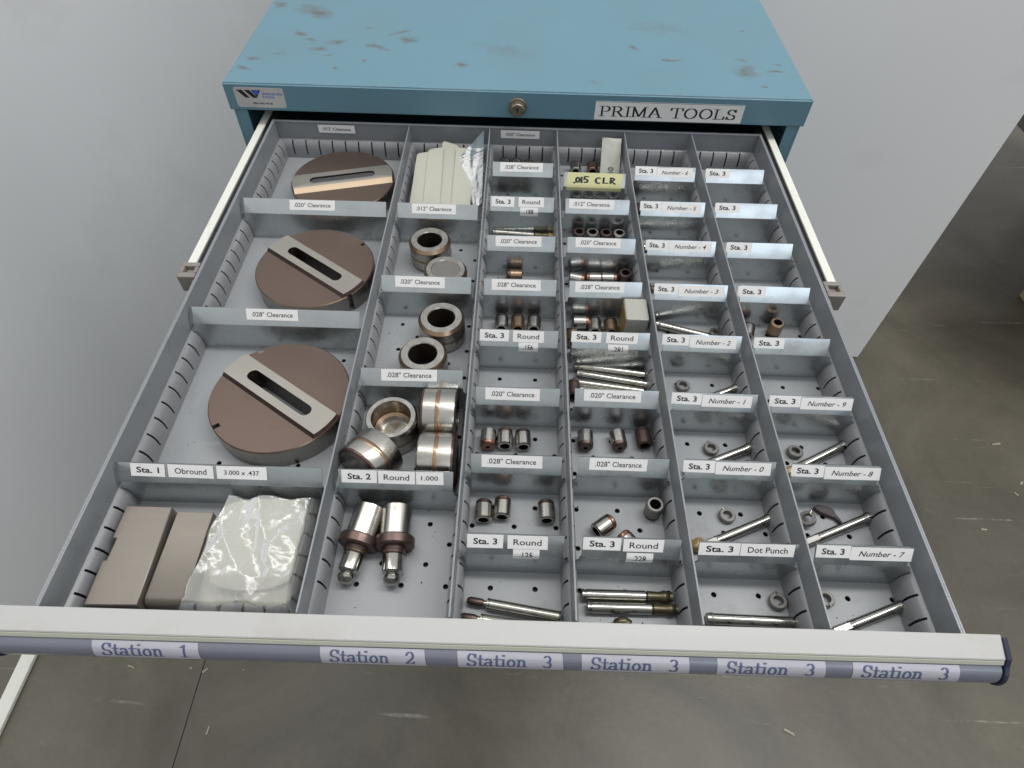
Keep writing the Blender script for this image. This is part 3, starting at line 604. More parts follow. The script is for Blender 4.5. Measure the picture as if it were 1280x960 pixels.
def partition(c, n):
    xa, xb = XC[c]; y = 17*n if (c, n) != (4, 31) else 17*30; wall_l = 0 if c > 1 else 0; fa, fb = xa+7, xb-6.5
    if c == 6: fb = xb-10
    if c == 1: fa = xa+6
    at = ((xa+xb)/2, y, -H)
    bm = bmesh.new(); pl = []
    e0, e1 = xa+1.2, xb-1.2
    # upright sheet with lugs that drop into the rib slots
    outline = [(e0, -H+1.2), (e1, -H+1.2), (e1, -25), (e1-4.5, -21), (e1-4.5, -17.5), (fb, -15), (fa, -15), (e0+4.5, -17.5), (e0+4.5, -21), (e0, -25)]
    t = .55
    A = [bm.verts.new((x, y-t, z)) for x, z in outline]; B = [bm.verts.new((x, y+t, z)) for x, z in outline]; N_ = len(outline)
    bm.faces.new(A); bm.faces.new(B[::-1])
    for i in range(N_):
        if i == 5: continue
        bm.faces.new([A[i], B[i], B[(i+1) % N_], A[(i+1) % N_]])
    # leaning label flange with a soft fold at the bottom
    def P(x, s, w): return bm.verts.new((x, y+s*U_+w*T_*t, -15+s*T_-w*U_*t+(0 if s > .1 else 0)))
    fl, fr = fa-.4, fb+.4
    pa = [P(fa, 0.35, -1), P(fb, 0.35, -1), P(fr, 16, -1), P(fl, 16, -1)]; pb = [P(fa, .35, 1), P(fb, .35, 1), P(fr, 16, 1), P(fl, 16, 1)]
    bm.faces.new(pa); bm.faces.new(pb[::-1])
    for i in (1, 2, 3): bm.faces.new([pa[i], pb[i], pb[(i+1) % 4], pa[(i+1) % 4]])
    bm.faces.new([A[6], A[5], pa[1], pa[0]]); bm.faces.new([B[5], B[6], pb[0], pb[1]])
    if c in (1,):   # the wide partitions have a gusset ear at the left
        g = [bm.verts.new(v) for v in ((fa, y+.3, -15), (fa-5, y+.3, -17.5), (fa-3.5, y+9.6, -3), (fa-.5, y+9.6, -2.6))]; bm.faces.new(g)
    for v in bm.verts: v.co -= Vector(at)
    items = LAB[(c, n)]; txts = ' '.join(i[0].lstrip('*_/Y') for i in items)
    root = done(bm, 'partition', GALV, smooth=25); root.location = Vector(at)*S; root.rotation_euler = (radians(random.uniform(-1.1, 1.1)), 0, radians(random.uniform(-.45, .45)))
    root['category'] = 'partition'; root['group'] = 'galvanised partitions with paper labels'
    lab = 'galvanised partition %s %s' % (nth[n], COLN[c])
    if items[0][0][0] == 'Y': lab = 'galvanised partition with yellow tape handwritten .015 CLR, at the back of its column'
    elif c in (5, 6) and len(items) > 1: lab = 'galvanised partition labelled %s, %s' % (txts, nth[n])
    elif c in (5, 6): lab = 'galvanised partition labelled only Sta. 3, %s of the rightmost column' % nth[n].replace('from the back', 'from the back')
    elif len(items) > 1 or c in (1, 2): lab = 'galvanised partition labelled %s %s' % (txts, COLN[c])
    else: lab = 'galvanised partition labelled %s, %s, %s' % (txts, nth[n], COLN[c].replace('in the ', ''))
    root['label'] = lab
    for k, (txt, a, b) in enumerate(items):
        st = txt[0] if txt[0] in '*_/Y' else ''; s = txt[1:] if st else txt
        jit = random.uniform(-.35, .35); mp = flange(y, .9)
        def m0(x, s_, l, mp=mp, kk=k): p_ = mp(x, s_, l+.05*kk); return (p_[0]-at[0], p_[1]-at[1], p_[2]-at[2])
        if st == '_':      # the small size label that runs over the fold
            o = sheet('paper_label', m0, a, b, -5.2, 4.6, 8, PAPER, root)
            def m1(x, s_, l, m0=m0): return m0(x, s_, l+.12)
            lay_text('print', text_polys(s), o, INK, m1, a+(b-a)*.24, (b-a)*.5, -2.2, 4.4, cuts=[0]); continue
        lo, hi = 5.0+jit, 15.6+jit*.6
        if c in (4, 5, 6) and st != 'Y': lo += .6
        if st == '/': lo -= 1.3; hi -= .8
        if st == 'Y':
            o = sheet('yellow_tape', m0, a+3, b, -4.5, 15.8, 10, YPAPER, root, sl=-2)
            H_ = [[(.0, .0), (.04, .02), (.02, .06), (.0, 0)], arc(.22, .38, .10, .3, 0, 360, 12), [(.45, .72), (.45, .05)], [(.86, .82), (.64, .80), (.62, .48)]+arc(.70, .28, .12, .2, 95, -130, 9),
                  arc(1.50, .36, .17, .34, 60, 290, 12), [(1.82, .74), (1.80, .06), (2.06, .08)], [(2.24, .04), (2.26, .74)]+arc(2.30, .55, .15, .18, 80, -80, 7)+[(2.27, .36), (2.52, -.02)]]
            P_, F_ = hand_polys(H_, .13); def1 = lambda x, s_, l, m0=m0: m0(x, s_, l+.15)
            lay_text('print', ([(x/2.52, y_) for x, y_ in P_], F_), o, INK, def1, a+11, (b-a)*.70, 4.2, 9.0); continue
        def m0t(x, s_, l, m0=m0, xm=(a+b)/2, tl=random.uniform(-.012, .012)): return m0(x, s_+(x-xm)*tl, l)
        o = sheet('paper_label', m0t, a, b, lo, hi, 1, PAPER, root, sl=random.uniform(-.5, .3))
        def m1(x, s_, l, m0t=m0t): return m0t(x, s_, l+.12)
        w = b-a; frac = .66 if st == '*' else (.80 if 'Clear' in s else (.74 if st == '/' or 'Dot' in s else .70))
        if s == '1.000': frac = .62
        hc = 4.6 if st == '*' else (4.2 if 'Clear' in s or st == '/' else 4.6)
        if 'x .437' in s or s == '1.000': hc = 3.6
        lay_text('print', text_polys(s, st == '*', .28 if st == '/' else 0), o, INK, m1, a+w*(1-frac)*.5, w*frac, (lo+hi)/2-hc*.48, hc)
    return root
for key in LAB: partition(*key)
# two labels stuck on the rear wall of the drawer
for s, xa, xb in (('.012" Clearance', 53.7, 100.3), ('.020" Clearance', 285.7, 335.1)):
    f = lambda x, z, l: (x-DA[0], 610.0-l-DA[1], z-DA[2])
    o = sheet('paper_label', f, xa, xb, -14.5, -3.6, 1, PAPER, drw)
    lay_text('print', text_polys(s), o, INK, lambda x, z, l: (x-DA[0], 609.8-l-DA[1], z-DA[2]), xa+(xb-xa)*.12, (xb-xa)*.76, -11, 4)

# ------------------------------------------------------------------ the tooling lying in the drawer
SLOTFILL = mat('dark_grey_slot_floor', (0.07, 0.07, 0.075, 1), .3, .5, .25, 200)
def outline_circle(R, notches=(), n=96):
    """circle with small rectangular keyways cut in; notches: (angle, half width, depth)"""
    pts = []
    for k in range(n):
        a = 360*k/n; inside = False
        for (t, hw, d) in notches:
            if abs((a-t+180) % 360-180) < math.degrees(hw/R)+1.0: inside = True
        if not inside: pts.append((a, R, None))
    for (t, hw, d) in notches:
        w = math.degrees(hw/R)
        pts += [((t-w) % 360, R, 0), ((t-w*.999) % 360, R-d, 1), ((t+w*.999) % 360, R-d, 2), ((t+w) % 360, R, 3)]
    pts.sort(key=lambda p: p[0]); return [(r*cos(radians(a)), r*sin(radians(a))) for a, r, _ in pts]
def obround(L, W, n=10):
    h = L/2-W/2; return arc(h, 0, W/2, W/2, -90, 90, n)+arc(-h, 0, W/2, W/2, 90, 270, n)
def rot2(P, a, cx=0, cy=0): c, s = cos(radians(a)), sin(radians(a)); return [(cx+x*c-y*s, cy+x*s+y*c) for x, y in P]
def plate(bm, lo, hi, holes, z0, z1, top=0, side=1, side_of=None):
    """solid with outline lo at z0 and hi at z1 (same count) and straight holes"""
    def loop(P, z): return [bm.verts.new((x, y, z)) for x, y in P]
    A, B = loop(lo, z0), loop(hi, z1); n = len(A)
    for i in range(n):
        f = bm.faces.new([A[i], A[(i+1) % n], B[(i+1) % n], B[i]]); f.material_index = side_of(lo[i], lo[(i+1) % n]) if side_of else side
    hb, ht = [], []
    for h in holes:
        p, q = loop(h, z0), loop(h, z1); hb.append(p); ht.append(q); m_ = len(p)
        for i in range(m_): bm.faces.new([p[i], p[(i+1) % m_], q[(i+1) % m_], q[i]]).material_index = 2
    for base, hs in ((A, hb), (B, ht)):
        es = []
        for lp in [base]+hs:
            for i in range(len(lp)):
                e = bm.edges.get((lp[i], lp[(i+1) % len(lp)])); es.append(e)
        r = bmesh.ops.triangle_fill(bm, edges=es, use_beauty=True)
        for f in r['geom']:
            if isinstance(f, bmesh.types.BMFace): f.material_index = top
def big_disc(cx, cy, ang, bar_m, bevel_m, notches, label, fill=None, back=0, R=61.5, slant=2.6, off=0):
    bm = bmesh.new(); slot = rot2(obround(77.5, 11.6), ang)
    out = outline_circle(R, notches); k = (R-.9)/R
    plate(bm, out, out, [slot], -H+.3, -27); bmesh.ops.recalc_face_normals(bm, faces=bm.faces)
    root = done(bm, 'slotted_disc_die', [DISC, DISCSIDE, BORE], smooth=30); root.location = Vector((cx, cy, 0))*S
    tag(root, label, 'disc die', 'big bronze-brown slotted discs')
    bm = bmesh.new(); prof = [(x*k, y*k) for x, y in out]
    plate(bm, out, prof, [slot], -26.98, -26.0, 0, 1); e = done(bm, 'face', [DISC, BRZ, BORE], root, smooth=30)
    # raised ground bar across the face with sloping flanks
    hw = 13.2
    def band(h0, h1, r):
        P = []
        for sgn, h in ((1, h1), (-1, h0)):
            a0 = math.degrees(math.asin(h/r))
            P.append((sgn, h, a0))
        right = arc(0, 0, r, r, P[1][2], P[0][2], 8); left = arc(0, 0, r, r, 180-P[0][2], 180-P[1][2], 8); return right+left
    lo = rot2(band(-hw-slant+off, hw+1.4+off, R-1.0), ang); hi = rot2(band(-hw+off, hw+off, R-2.2), ang)
    c, s = cos(radians(ang)), sin(radians(ang))
    def side(p, q):
        ny = (-(q[0]-p[0])*s*0+0); mx, my = (p[0]+q[0])/2, (p[1]+q[1])/2; v = -mx*s+my*c
        return 1 if v < -hw-slant+off+1.2 and hypot(q[0]-p[0], q[1]-p[1]) > 30 else 3
    bm = bmesh.new(); plate(bm, lo, hi, [slot], -25.98, -22.4, 0, 1, side)
    done(bm, 'raised_bar', [bar_m, bevel_m, BORE, PINKB], root, smooth=30)
    if fill:
        bm = bmesh.new(); sl2 = rot2(obround(77, 11.2), ang); plate(bm, sl2, sl2, [], -H+.4, fill); done(bm, 'slot_floor', [SLOTFILL, SLOTFILL, SLOTFILL], root)
    return root
big_disc(103, 199, -34, BAR, BROWN, [(218, 2.3, 6), (121, 2.3, 4)], 'nearest of the three big brown discs, right behind the Obround partition')
big_disc(97.5, 370, -36, BAR, BROWN, [(40, 2.0, 5), (-44, 2.6, 6)], 'middle of the three big brown discs, bar slanting down to the right')
big_disc(97.5, 527, 15, BAR, LIT_BEVEL, [(192, 2.2, 5)], 'rearmost big brown disc, its bar with a sloping side painted tan as if lit', fill=-24.5, slant=6.5, off=1)

# two flat ground steel blocks in the front left bay
bm = bmesh.new(); P = [(13, 8.5), (50, 9.5), (48.0, 86), (12.5, 86), (12.3, 59), (15.6, 58.6), (15.2, 42), (12.3, 41.6)]
prism(bm, P, 'z', -H+.3, -24.5); tag(done(bm, 'obround_punch', SLAB, bevel=.8, smooth=30), 'wider taupe steel block with a side notch, flat in the front left bay', 'punch blank')
bm = bmesh.new(); P = [(0, 0)]
prism(bm, [(12, -H+.3), (12, -34.5), (14, -30.8), (17, -29.2), (84.6, -29), (84.6, -H+.3)], 'x', 50.8, 79)
tag(done(bm, 'obround_punch', SLAB, bevel=.5, smooth=40), 'narrower lower taupe steel block between the wide block and the plastic bag', 'punch blank')

# plastic bag with its cream packets
for i, (x, y, z, l, w, a) in enumerate([(101, 50, -41, 82, 42, 5), (137, 55, -35, 80, 42, -3), (121, 60, -27.5, 72, 66, 4)]):
    bm = bmesh.new(); bmesh.ops.create_grid(bm, x_segments=8, y_segments=12, size=.5)
    for v in bm.verts:
        q_ = 1-.16*(abs(2*v.co.x)*abs(2*v.co.y))**2; v.co.x *= w*q_; v.co.y *= l*q_; v.co.z = 3*(1-(2*v.co.x/w)**4)*(1-(2*v.co.y/l)**6)+noise.noise(Vector((v.co.x*.05+i*9, v.co.y*.05, 0)))*2
    r = bmesh.ops.extrude_face_region(bm, geom=bm.faces[:])
    for v in r['geom']:
        if isinstance(v, bmesh.types.BMVert): v.co.z = -3.5
    o = done(bm, 'cream_packet', SLEEVE, smooth=50, loc=(x, y, z), rot=(radians(3), radians(2*i-2), radians(a)))
    tag(o, ['cream packet at the left inside the plastic bag', 'cream packet at the right inside the plastic bag', 'topmost cream packet inside the plastic bag'][i], 'packet', 'cream packets inside the plastic bag')
bm = bmesh.new(); box(bm, 112, 140, 14, 30, -H+.3, -38); tag(done(bm, 'small_steel_block', SLAB, bevel=1), 'small steel block showing through the front end of the plastic bag', 'block')
def bag():
    bm = bmesh.new(); nx, ny = 86, 104; V = {}
    for i in range(nx+1):
        for j in range(ny+1):
            u, v = i/nx, j/ny
            x = 70+95*u; y = 2.5+103*v
            x += 5*noise.noise(Vector((3, v*4, 1)))*(1-u)+(6*(1-v)*(1-u)*-.6)+(13*v)*(1-u)
            y += 4*noise.noise(Vector((u*5, 7, 2)))*v
            e = min(u, 1-u, v*1.1, (1-v)*1.1); edge = min(1, e/.13); edge = edge*edge*(3-2*edge)
            ridge = 0
            for f, am, ang, o in ((2.2, 4.6, .5, 0), (3.7, 3.2, -.7, 11), (6.5, 1.5, .2, 23), (12.0, .5, 1.1, 31)):
                uu = u*cos(ang)+v*sin(ang); vv = -u*sin(ang)+v*cos(ang)
                wv = Vector((uu*f+o, vv*f*.45, o*.3)); wv += Vector((noise.noise(wv*1.3), noise.noise(wv*1.3+Vector((5, 5, 5))), 0))*.5
                ridge += am*(1-abs(noise.noise(wv))*4.0)*.55
            body = 27.0 if v > .28 else 27.0-9*(1-v/.28)
            z = -H+1.4+body*edge+ridge*(.25+.75*edge)*.5
            lowest = -H+.6
            V[i, j] = bm.verts.new((x, y, max(lowest, z)))
    for i in range(nx):
        for j in range(ny): bm.faces.new([V[i, j], V[i+1, j], V[i+1, j+1], V[i, j+1]])
    o = done(bm, 'plastic_bag', FILM, smooth=35)
    return tag(o, 'crinkled clear plastic bag in the front left bay, cream packets inside', 'plastic bag')
bag()

# rear bay of the second column: cream sleeves, a film corner and a bit of brown scrap
SL = [(183, 178.5, 573, 578, 16), (196.5, 195, 580, 586, 18), (212.5, 211, 602, 592, 20.5), (231, 228, 585, 583, 20.5)]
for i, (x, xb, yl, yr, w) in enumerate(SL):
    bm = bmesh.new(); n = 14; xs = 8; g = {}
    for a in range(xs+1):
        for b in range(n+1):
            u, v = a/xs, b/n; yt = yl+(yr-yl)*u-(3.0 if u in (0, 1) else 0); yy = 468+(yt-468)*v
            g[a, b] = bm.verts.new((xb+4+(x-xb-4)*v+u*(w*1.1*(1-v)+w*v*1.02), yy, -33+16*v+.25*sin(pi*u)+(i*1.7 % 2.6)+.7*noise.noise(Vector((x, v*3, u*1.5)))))
    for a in range(xs):
        for b in range(n): bm.faces.new([g[a, b], g[a+1, b], g[a+1, b+1], g[a, b+1]])
    r = bmesh.ops.extrude_face_region(bm, geom=bm.faces[:])
    for v in r['geom']:
        if isinstance(v, bmesh.types.BMVert): v.co.z -= 1.6
    tag(done(bm, 'cream_sleeve', SLEEVE, smooth=40), ['leftmost cream sleeve in the rear bay of the second column', 'second cream sleeve from the left in the rear bay', 'tallest cream sleeve, third from the left in the rear bay', 'rightmost cream sleeve with a square top in the rear bay'][i], 'sleeve', 'cream sleeves leaning side by side in the rear bay')
bm = bmesh.new(); box(bm, 186, 258, 500, 560, -H+.3, -40); tag(done(bm, 'steel_key_stock', SLAB, bevel=1), 'steel stock lying beneath the cream sleeves in the rear bay', 'steel stock')
bm = bmesh.new(); n = 22; g = {}
for a in range(n+1):
    for b in range(n+1):
        u, v = a/n, b/n
        L0 = Vector((236, 566, -17)).lerp(Vector((254, 476, -38)), v); tip = Vector((265, 602, -1)).lerp(Vector((268, 486, -24)), v)
        p = L0.lerp(tip, u); w = noise.noise(Vector((u*2.5, v*3, 3)))*2.5+abs(noise.noise(Vector((u*5, v*4, 8))))*1.2
        g[a, b] = bm.verts.new((p.x, p.y, p.z+w*sin(pi*min(1, u*1.2))+1))
for a in range(n):
    for b in range(n): bm.faces.new([g[a, b], g[a+1, b], g[a+1, b+1], g[a, b+1]])
tag(done(bm, 'film_bag', FILM, smooth=35), 'clear film bag with a pointed corner sticking up beside the cream sleeves', 'plastic bag')
bm = bmesh.new()
pts = arc(247, 500, 10, 34, -80, 85, 12); inner = arc(247, 500, 4, 32, 85, -80, 12); prism(bm, pts+inner, 'z', -40, -34)
tag(done(bm, 'brown_scrap', OILY, smooth=40), 'curved brown scrap beside the rightmost cream sleeve', 'scrap')

# station two dies: heavy rings
def ring_die(kind):
    h = 14; R = 22.6
    if kind == 'cup': prof = [(-h, 0), (-h, R-1.5), (-h+1.5, R), (h-2.4, R), (h, R-1.6), (h, 17.2), (h-1, 16.6), (-2, 16.2), (-4, 13.6), (-h+4, 13), (-h+4, 0)]
    elif kind == 'closed': prof = [(-h, 0), (-h, R-1.5), (-h+1.5, R), (h-3.2, R), (h, R-2.6), (h, 15.2), (h-.8, 14.6), (h-.8, 0)]
    elif kind == 'barrel': prof = [(-15.5, 0), (-15.5, R-3), (-13.8, R-.6), (-12.4, R), (12.8, R), (14.4, R-.5), (15.5, R-2.2), (15.5, 14), (9, 13), (9, 0)]
    else: prof = [(-h, 0), (-h, R-1.5), (-h+1.5, R), (h-3.2, R), (h, R-2.6), (h, 13.8), (h-1, 13.1), (-h+1, 12.4), (-h+1, 0)]
    root = turned('ring_die', prof, STEEL, seg=48, smooth=28)
    if kind in ('barrel',):
        turned('groove_band', [(-1.9, R+.05), (-1.1, R+.35), (1.1, R+.35), (1.9, R+.05)], BRZ, root, 48)
        turned('end_band', [(-15.56, R-3.1), (-13.86, R-.5), (-12.2, R+.07)], BROWN, root, 48)
    else:
        turned('rim', [(h-4.4, R+.08), (h-3.2, R+.12), (h+.02, R-2.55)], BRZ, root, 48)
        turned('groove_band', [(-2.6, R+.05), (-1.8, R+.2), (-.2, R+.2), (.6, R+.05)], BRZ, root, 48)
    if kind == 'cup':
        turned('bore', [(h-.4, 16.7), (-2.1, 16.1)], BRZ, root, 40); turned('bore_step', [(-2, 16.1), (-4, 13.5)], BRZ, root, 40)
    elif kind == 'open': turned('bore', [(h-1.1, 13.05), (-h+1.1, 12.3), (-h+1.1, 0)], BORE, root, 40)
    elif kind == 'closed': turned('plug', [(h-.7, 14.5), (h-.72, 0)], DULL, root, 40)
    else: turned('bore', [(15.4, 13.9), (9.1, 12.9), (9.1, 0)], BORE, root, 40)
    return root
def put(o, x, y, z, rot, label, cat, group=None):
    o.location = Vector((x, y, z))*S; o.rotation_euler = rot; return tag(o, label, cat, group)
UPZ = (0, -pi/2, 0)
G2 = 'ring dies in the second column'
op = ring_die('open')
put(op, 215, 411, -33.4, UPZ, 'upright ring die with an open bore, behind the plugged die in the second column', 'ring die', G2)
put(ring_die('closed'), 236, 364.0, -33.6, (0.06, -pi/2+.03, 0), 'upright ring die with a dull plugged centre in the second column', 'ring die', G2)
put(copy_tree(op), 238.5, 294, -33.4, UPZ, 'rearmost of the two open ring dies in the middle of the second column', 'ring die', G2)
put(copy_tree(op), 225.5, 247, -33.4, (0, -pi/2, .8), 'nearer of the two open ring dies in the middle of the second column', 'ring die', G2)
put(ring_die('cup'), 206.5, 174, -33.4, (0.03, -pi/2-.02, .3), 'wide mouthed ring die standing upright among the barrel dies', 'ring die', G2)
br = ring_die('barrel')
put(br, 247, 181.5, -24.9, (0, 0, 0), 'barrel shaped die on its side right of the wide mouthed ring die', 'ring die', G2)
put(copy_tree(br), 250, 135.6, -24.9, (.5, 0, pi), 'barrel shaped die on its side partly under the Sta. 2 partition', 'ring die', G2)
put(copy_tree(br), 195, 133, -23.5, (0, radians(8), radians(58)), 'barrel shaped die tipped over askew in front of the wide mouthed ring die', 'ring die', G2)

# station two punches
def stout_punch():
    root = turned('stout_punch', [(0, 0), (0, 11), (1.2, 12.2), (25.5, 12.2)], STEEL, seg=40)
    turned('flange', [(25.4, 12), (25.5, 14.8), (26.5, 15.6), (32.6, 15.6), (34, 14.2), (34, 8)], BROWN, root, 40)
    turned('collar', [(34, 9.2), (38, 8.6), (39.4, 7.4)], BROWN, root, 32); turned('neck', [(37.2, 8.9), (37.6, 9.05), (38.2, 8.8)], BRZ, root, 32)
    turned('shank', [(39, 7.8), (40, 8.2), (52, 8.2), (54, 6.4), (54.6, 5.2)], PSTEEL, root, 36)
    turned('tip', [(54.4, 5.2), (56, 6.4), (58, 6.8), (60.6, 5.6), (62.2, 3.2), (62.6, 0)], PSTEEL, root, 32)
    bm = bmesh.new(); box(bm, -.6, .6, -1.5, 1.5, -4, 4); return root
sp = stout_punch()
put(sp, 200, 96, -34.6, (0, radians(5), radians(-101)), 'left stout steel punch with brown flange, front bay of the second column', 'punch', 'stout flanged punches')
put(copy_tree(sp), 220.5, 96.5, -34.4, (1.1, radians(5), radians(-87)), 'right stout steel punch with brown flange, front bay of the second column', 'punch', 'stout flanged punches')

# small station three dies
def small_die(body, shoulder, big=4.3, small=1.9):
    root = turned('small_die', [(4.3, 7), (-7.7, 7), (-8.5, 6.2), (-8.5, big), (3, big-.5), (3, 0)], body, seg=28)
    turned('shoulder', [(4.25, 7.03), (4.9, 6.7), (7.2, 6.7), (8.5, 5.5), (8.5, small), (5, small), (5, 0)], shoulder, root, 28)
    turned('bore', [(-8.3, big-.1), (2.9, big-.55), (2.9, 0)], BORE, root, 20)
    return root
protos = {'cu': small_die(DIEBODY, COPPER), 'br': small_die(DIEBODY, BROWN), 'bb': small_die(BROWN, BROWN), 'tan': small_die(BRZ, BROWN), 'dull': small_die(DULL, BROWN, 4.6)}
used = set()
BAY = {0: 'front', 3: 'second', 7: 'third', 11: 'fourth', 15: 'fifth', 19: 'sixth', 23: 'seventh', 27: 'eighth', 31: 'rear'}
COLW = {3: 'third', 4: 'fourth', 5: 'fifth', 6: 'sixth'}
def where(c, n):
    b = BAY[n]; return ('%s bay, %s column' % (b, COLW[c])) if n in (0, 31) else ('%s bay, %s column' % (b, COLW[c]))
LOOK = {'cu': 'steel die with copper shoulder', 'br': 'steel die with brown shoulder', 'bb': 'all-brown die', 'tan': 'bronze-tinted die', 'dull': 'dull brown-grey die'}
def die(c, n, kind, x, y, yaw, what, up=False, z=None, tilt=0, roll=0):
    o = protos[kind] if kind not in used else copy_tree(protos[kind]); used.add(kind)
    if up: r = (tilt, pi/2, radians(yaw)); zz = -H+8.8
    else: r = (roll, 0, radians(yaw)); zz = -H+7.3
    if up and tilt == 0: r = (0, pi/2+random.uniform(-.02, .02), radians(yaw))
    put(o, x, y, z if z is not None else zz, r, '%s, %s, %s' % (LOOK[kind], what, where(c, n)), 'die', 'small round dies in the %s column' % COLW[c])
R_ = random.uniform
die(3, 7, 'cu', 290, 168, -91, 'left of three', roll=1); die(3, 7, 'cu', 304.6, 169.5, 91, 'middle of three', roll=2); die(3, 7, 'br', 320.5, 169, 93, 'right of three')
die(3, 3, 'br', 289.5, 99, 91, 'left of three', roll=.4); die(3, 3, 'cu', 304.6, 102, 88, 'middle of three'); die(3, 3, 'br', 340.3, 100, 92, 'standing apart at the right', roll=2.2)
die(3, 15, 'br', 297, 309, 90, 'left of three'); die(3, 15, 'tan', 313.5, 309, 91, 'middle of three'); die(3, 15, 'br', 330, 309.5, 88, 'right of three')
die(3, 19, 'tan', 308.5, 381, 180, 'lying alone')
die(3, 27, 'br', 291, 502, 90, 'left of three'); die(3, 27, 'br', 306, 502, 90, 'middle of three'); die(3, 27, 'bb', 321, 502, 90, 'right of three')
die(3, 31, 'br', 292, 591, 90, 'left of three'); die(3, 31, 'br', 306.5, 591, 91, 'middle of three'); die(3, 31, 'tan', 322, 588, 88, 'right of three')
die(4, 7, 'br', 375.5, 170, -92, 'leftmost with small hole to the front'); die(4, 7, 'br', 404.5, 171, -84, 'middle with small hole to the front', roll=1); die(4, 7, 'bb', 427, 174.5, 93, 'rightmost and darkest', roll=1.5)
die(4, 3, 'cu', 386.5, 88.5, 38, 'tipped beside a second one'); die(4, 3, 'cu', 405, 75, 128, 'half hidden by the front partition'); die(4, 3, 'dull', 427.5, 104, 0, 'standing upright at the right', up=True, tilt=-.18)
for i, (x, k, w) in enumerate([(381, 'bb', 'leftmost of four upright'), (396.2, 'dull', 'second of four upright'), (411.8, 'bb', 'third of four upright'), (427, 'br', 'rightmost of four upright')]): die(4, 23, k, x, 447.5, 40*i, w, up=True)
for i, x in enumerate((380, 395.2, 410.6, 426)): die(4, 27, 'br', x, 500, 30*i, ['leftmost', 'second', 'third', 'rightmost'][i]+' of four upright', up=True)
die(4, 19, 'cu', 377, 378, -14, 'leftmost, lying crosswise'); die(4, 19, 'cu', 394, 379.5, 180, 'lying crosswise, copper end to the left'); die(4, 19, 'cu', 411.3, 380, 0, 'lying crosswise, copper end to the right'); die(4, 19, 'bb', 428, 380, 0, 'upright at the right', up=True)
die(4, 15, 'cu', 378, 313.5, 2, 'lying crosswise'); die(4, 15, 'tan', 369, 292.5, 95, 'tucked against the left divider'); die(4, 15, 'br', 391.5, 309, 90, 'left of two pointing forward'); die(4, 15, 'tan', 408.0, 308.5, 91, 'right of two pointing forward')
die(4, 31, 'br', 383, 588, 90, 'left of two by the packet'); die(4, 31, 'tan', 405, 589, 88, 'right of two by the packet')
die(6, 15, 'tan', 575.5, 312, 20, 'standing upright', up=True, tilt=.06); die(6, 15, 'cu', 547, 308, 72, 'lying close to the divider')
die(5, 27, 'bb', 456, 502, 90, 'peeping from behind the label'); die(4, 11, 'bb', 367, 226, 90, 'dark against the left divider')

# round punches
def long_punch(kind, L=70):
    if kind == 'flare':
        root = turned('round_punch', [(0, 0), (0, 3.6), (.6, 4.2), (2.0, 4.2), (2.4, 3.7), (3.2, 3.7), (3.6, 4.2), (L*.70, 4.2)], PSTEEL, seg=24)
        turned('groove', [(L*.70, 4.15), (L*.705, 3.5), (L*.72, 3.5), (L*.725, 4.1)], BORE, root, 24)
        turned('head', [(L*.725, 4.1), (L*.85, 3.6), (L*.88, 4.0), (L*.91, 4.8), (L*.94, 4.3), (L*.97, 3.3), (L, 3.8), (L, 0)], OILY, root, 24)
    elif kind == 'plain':
        root = turned('round_punch', [(0, 0), (0, 3.4), (.5, 4.1), (L*.8, 4.1), (L*.805, 3.8), (L*.815, 3.8), (L*.82, 4.1), (L-.6, 4.1), (L, 3.5), (L, 0)], PSTEEL, seg=24)
        turned('collar', [(3, 4.12), (3.2, 4.5), (5, 4.5), (5.2, 4.12)], DULL, root, 24)
    elif kind == 'tip':
        root = turned('round_punch', [(0, 0), (0, 4.4), (1.2, 4.7), (2, 4.2), (L*.76, 4.2), (L*.765, 3.7)], PSTEEL, seg=24)
        turned('neck', [(L*.765, 4.3), (L*.785, 4.3), (L*.79, 2.2), (L*.83, 2.0)], PSTEEL, root, 20)
        turned('tip', [(L*.82, 2.3), (L*.85, 3.1), (L*.97, 3.0), (L, 1.8), (L, 0)], BROWN, root, 20)
    else:   # number punch: flats ground on the working end, head flared at the other
        root = turned('number_punch', [(L*.22, 3.9), (L*.9, 3.9), (L*.93, 4.5), (L*.975, 4.7), (L, 3.6), (L, 0)], PSTEEL, seg=24)
        bm = bmesh.new(); lathe(bm, [(0, 0), (0, 3.2), (1, 3.9), (L*.22, 3.9)], 6); done(bm, 'flatted_end', STEEL, root)
    return root
pp = {}
def punch(kind, x0, y0, x1, y1, label, z=-H+4.4, cat='punch', group='slim steel punches', roll=0, dz=0):
    L = round(hypot(x1-x0, y1-y0), 0); key = kind
    if key not in pp: o = pp[key] = long_punch(kind, 68 if kind != 'tip' else 70)
    else: o = copy_tree(pp[key])
    o.scale = (1, 1, 1)
    return put(o, x0, y0, z, (roll, -dz, atan2(y1-y0, x1-x0)), label, cat, group)
punch('flare', 366, 33.3, 440, 33.3, 'rear of the two punches in the front bay, fourth column', z=-43); punch('flare', 369.5, 23.8, 440, 24, 'nearer of the two punches in the front bay, fourth column', roll=1, z=-43)
punch('tip', 350, 16, 281, 26.5, 'rear brown tipped punch in the front bay, third column', z=-43); punch('tip', 346, 6, 276, 14.5, 'nearer brown tipped punch in the front bay, third column', z=-43)
for i, (a, b, c_, d, z) in enumerate([(369, 257, 438, 248, -43), (371, 247.5, 439, 236, -43), (366, 237, 437, 227, -43), (368.5, 228.5, 437, 219, -43), (371, 219, 437, 212, -43)]):
    punch('plain', a, b, c_, d, ['rearmost', 'second from the rear', 'third from the rear', 'fourth from the rear', 'nearest and mostly hidden'][i]+' of the punches under the .281 label', z=z, roll=i)
punch('flare', 282, 457, 350, 452, 'greasy punch lying crosswise, seventh bay, third column')
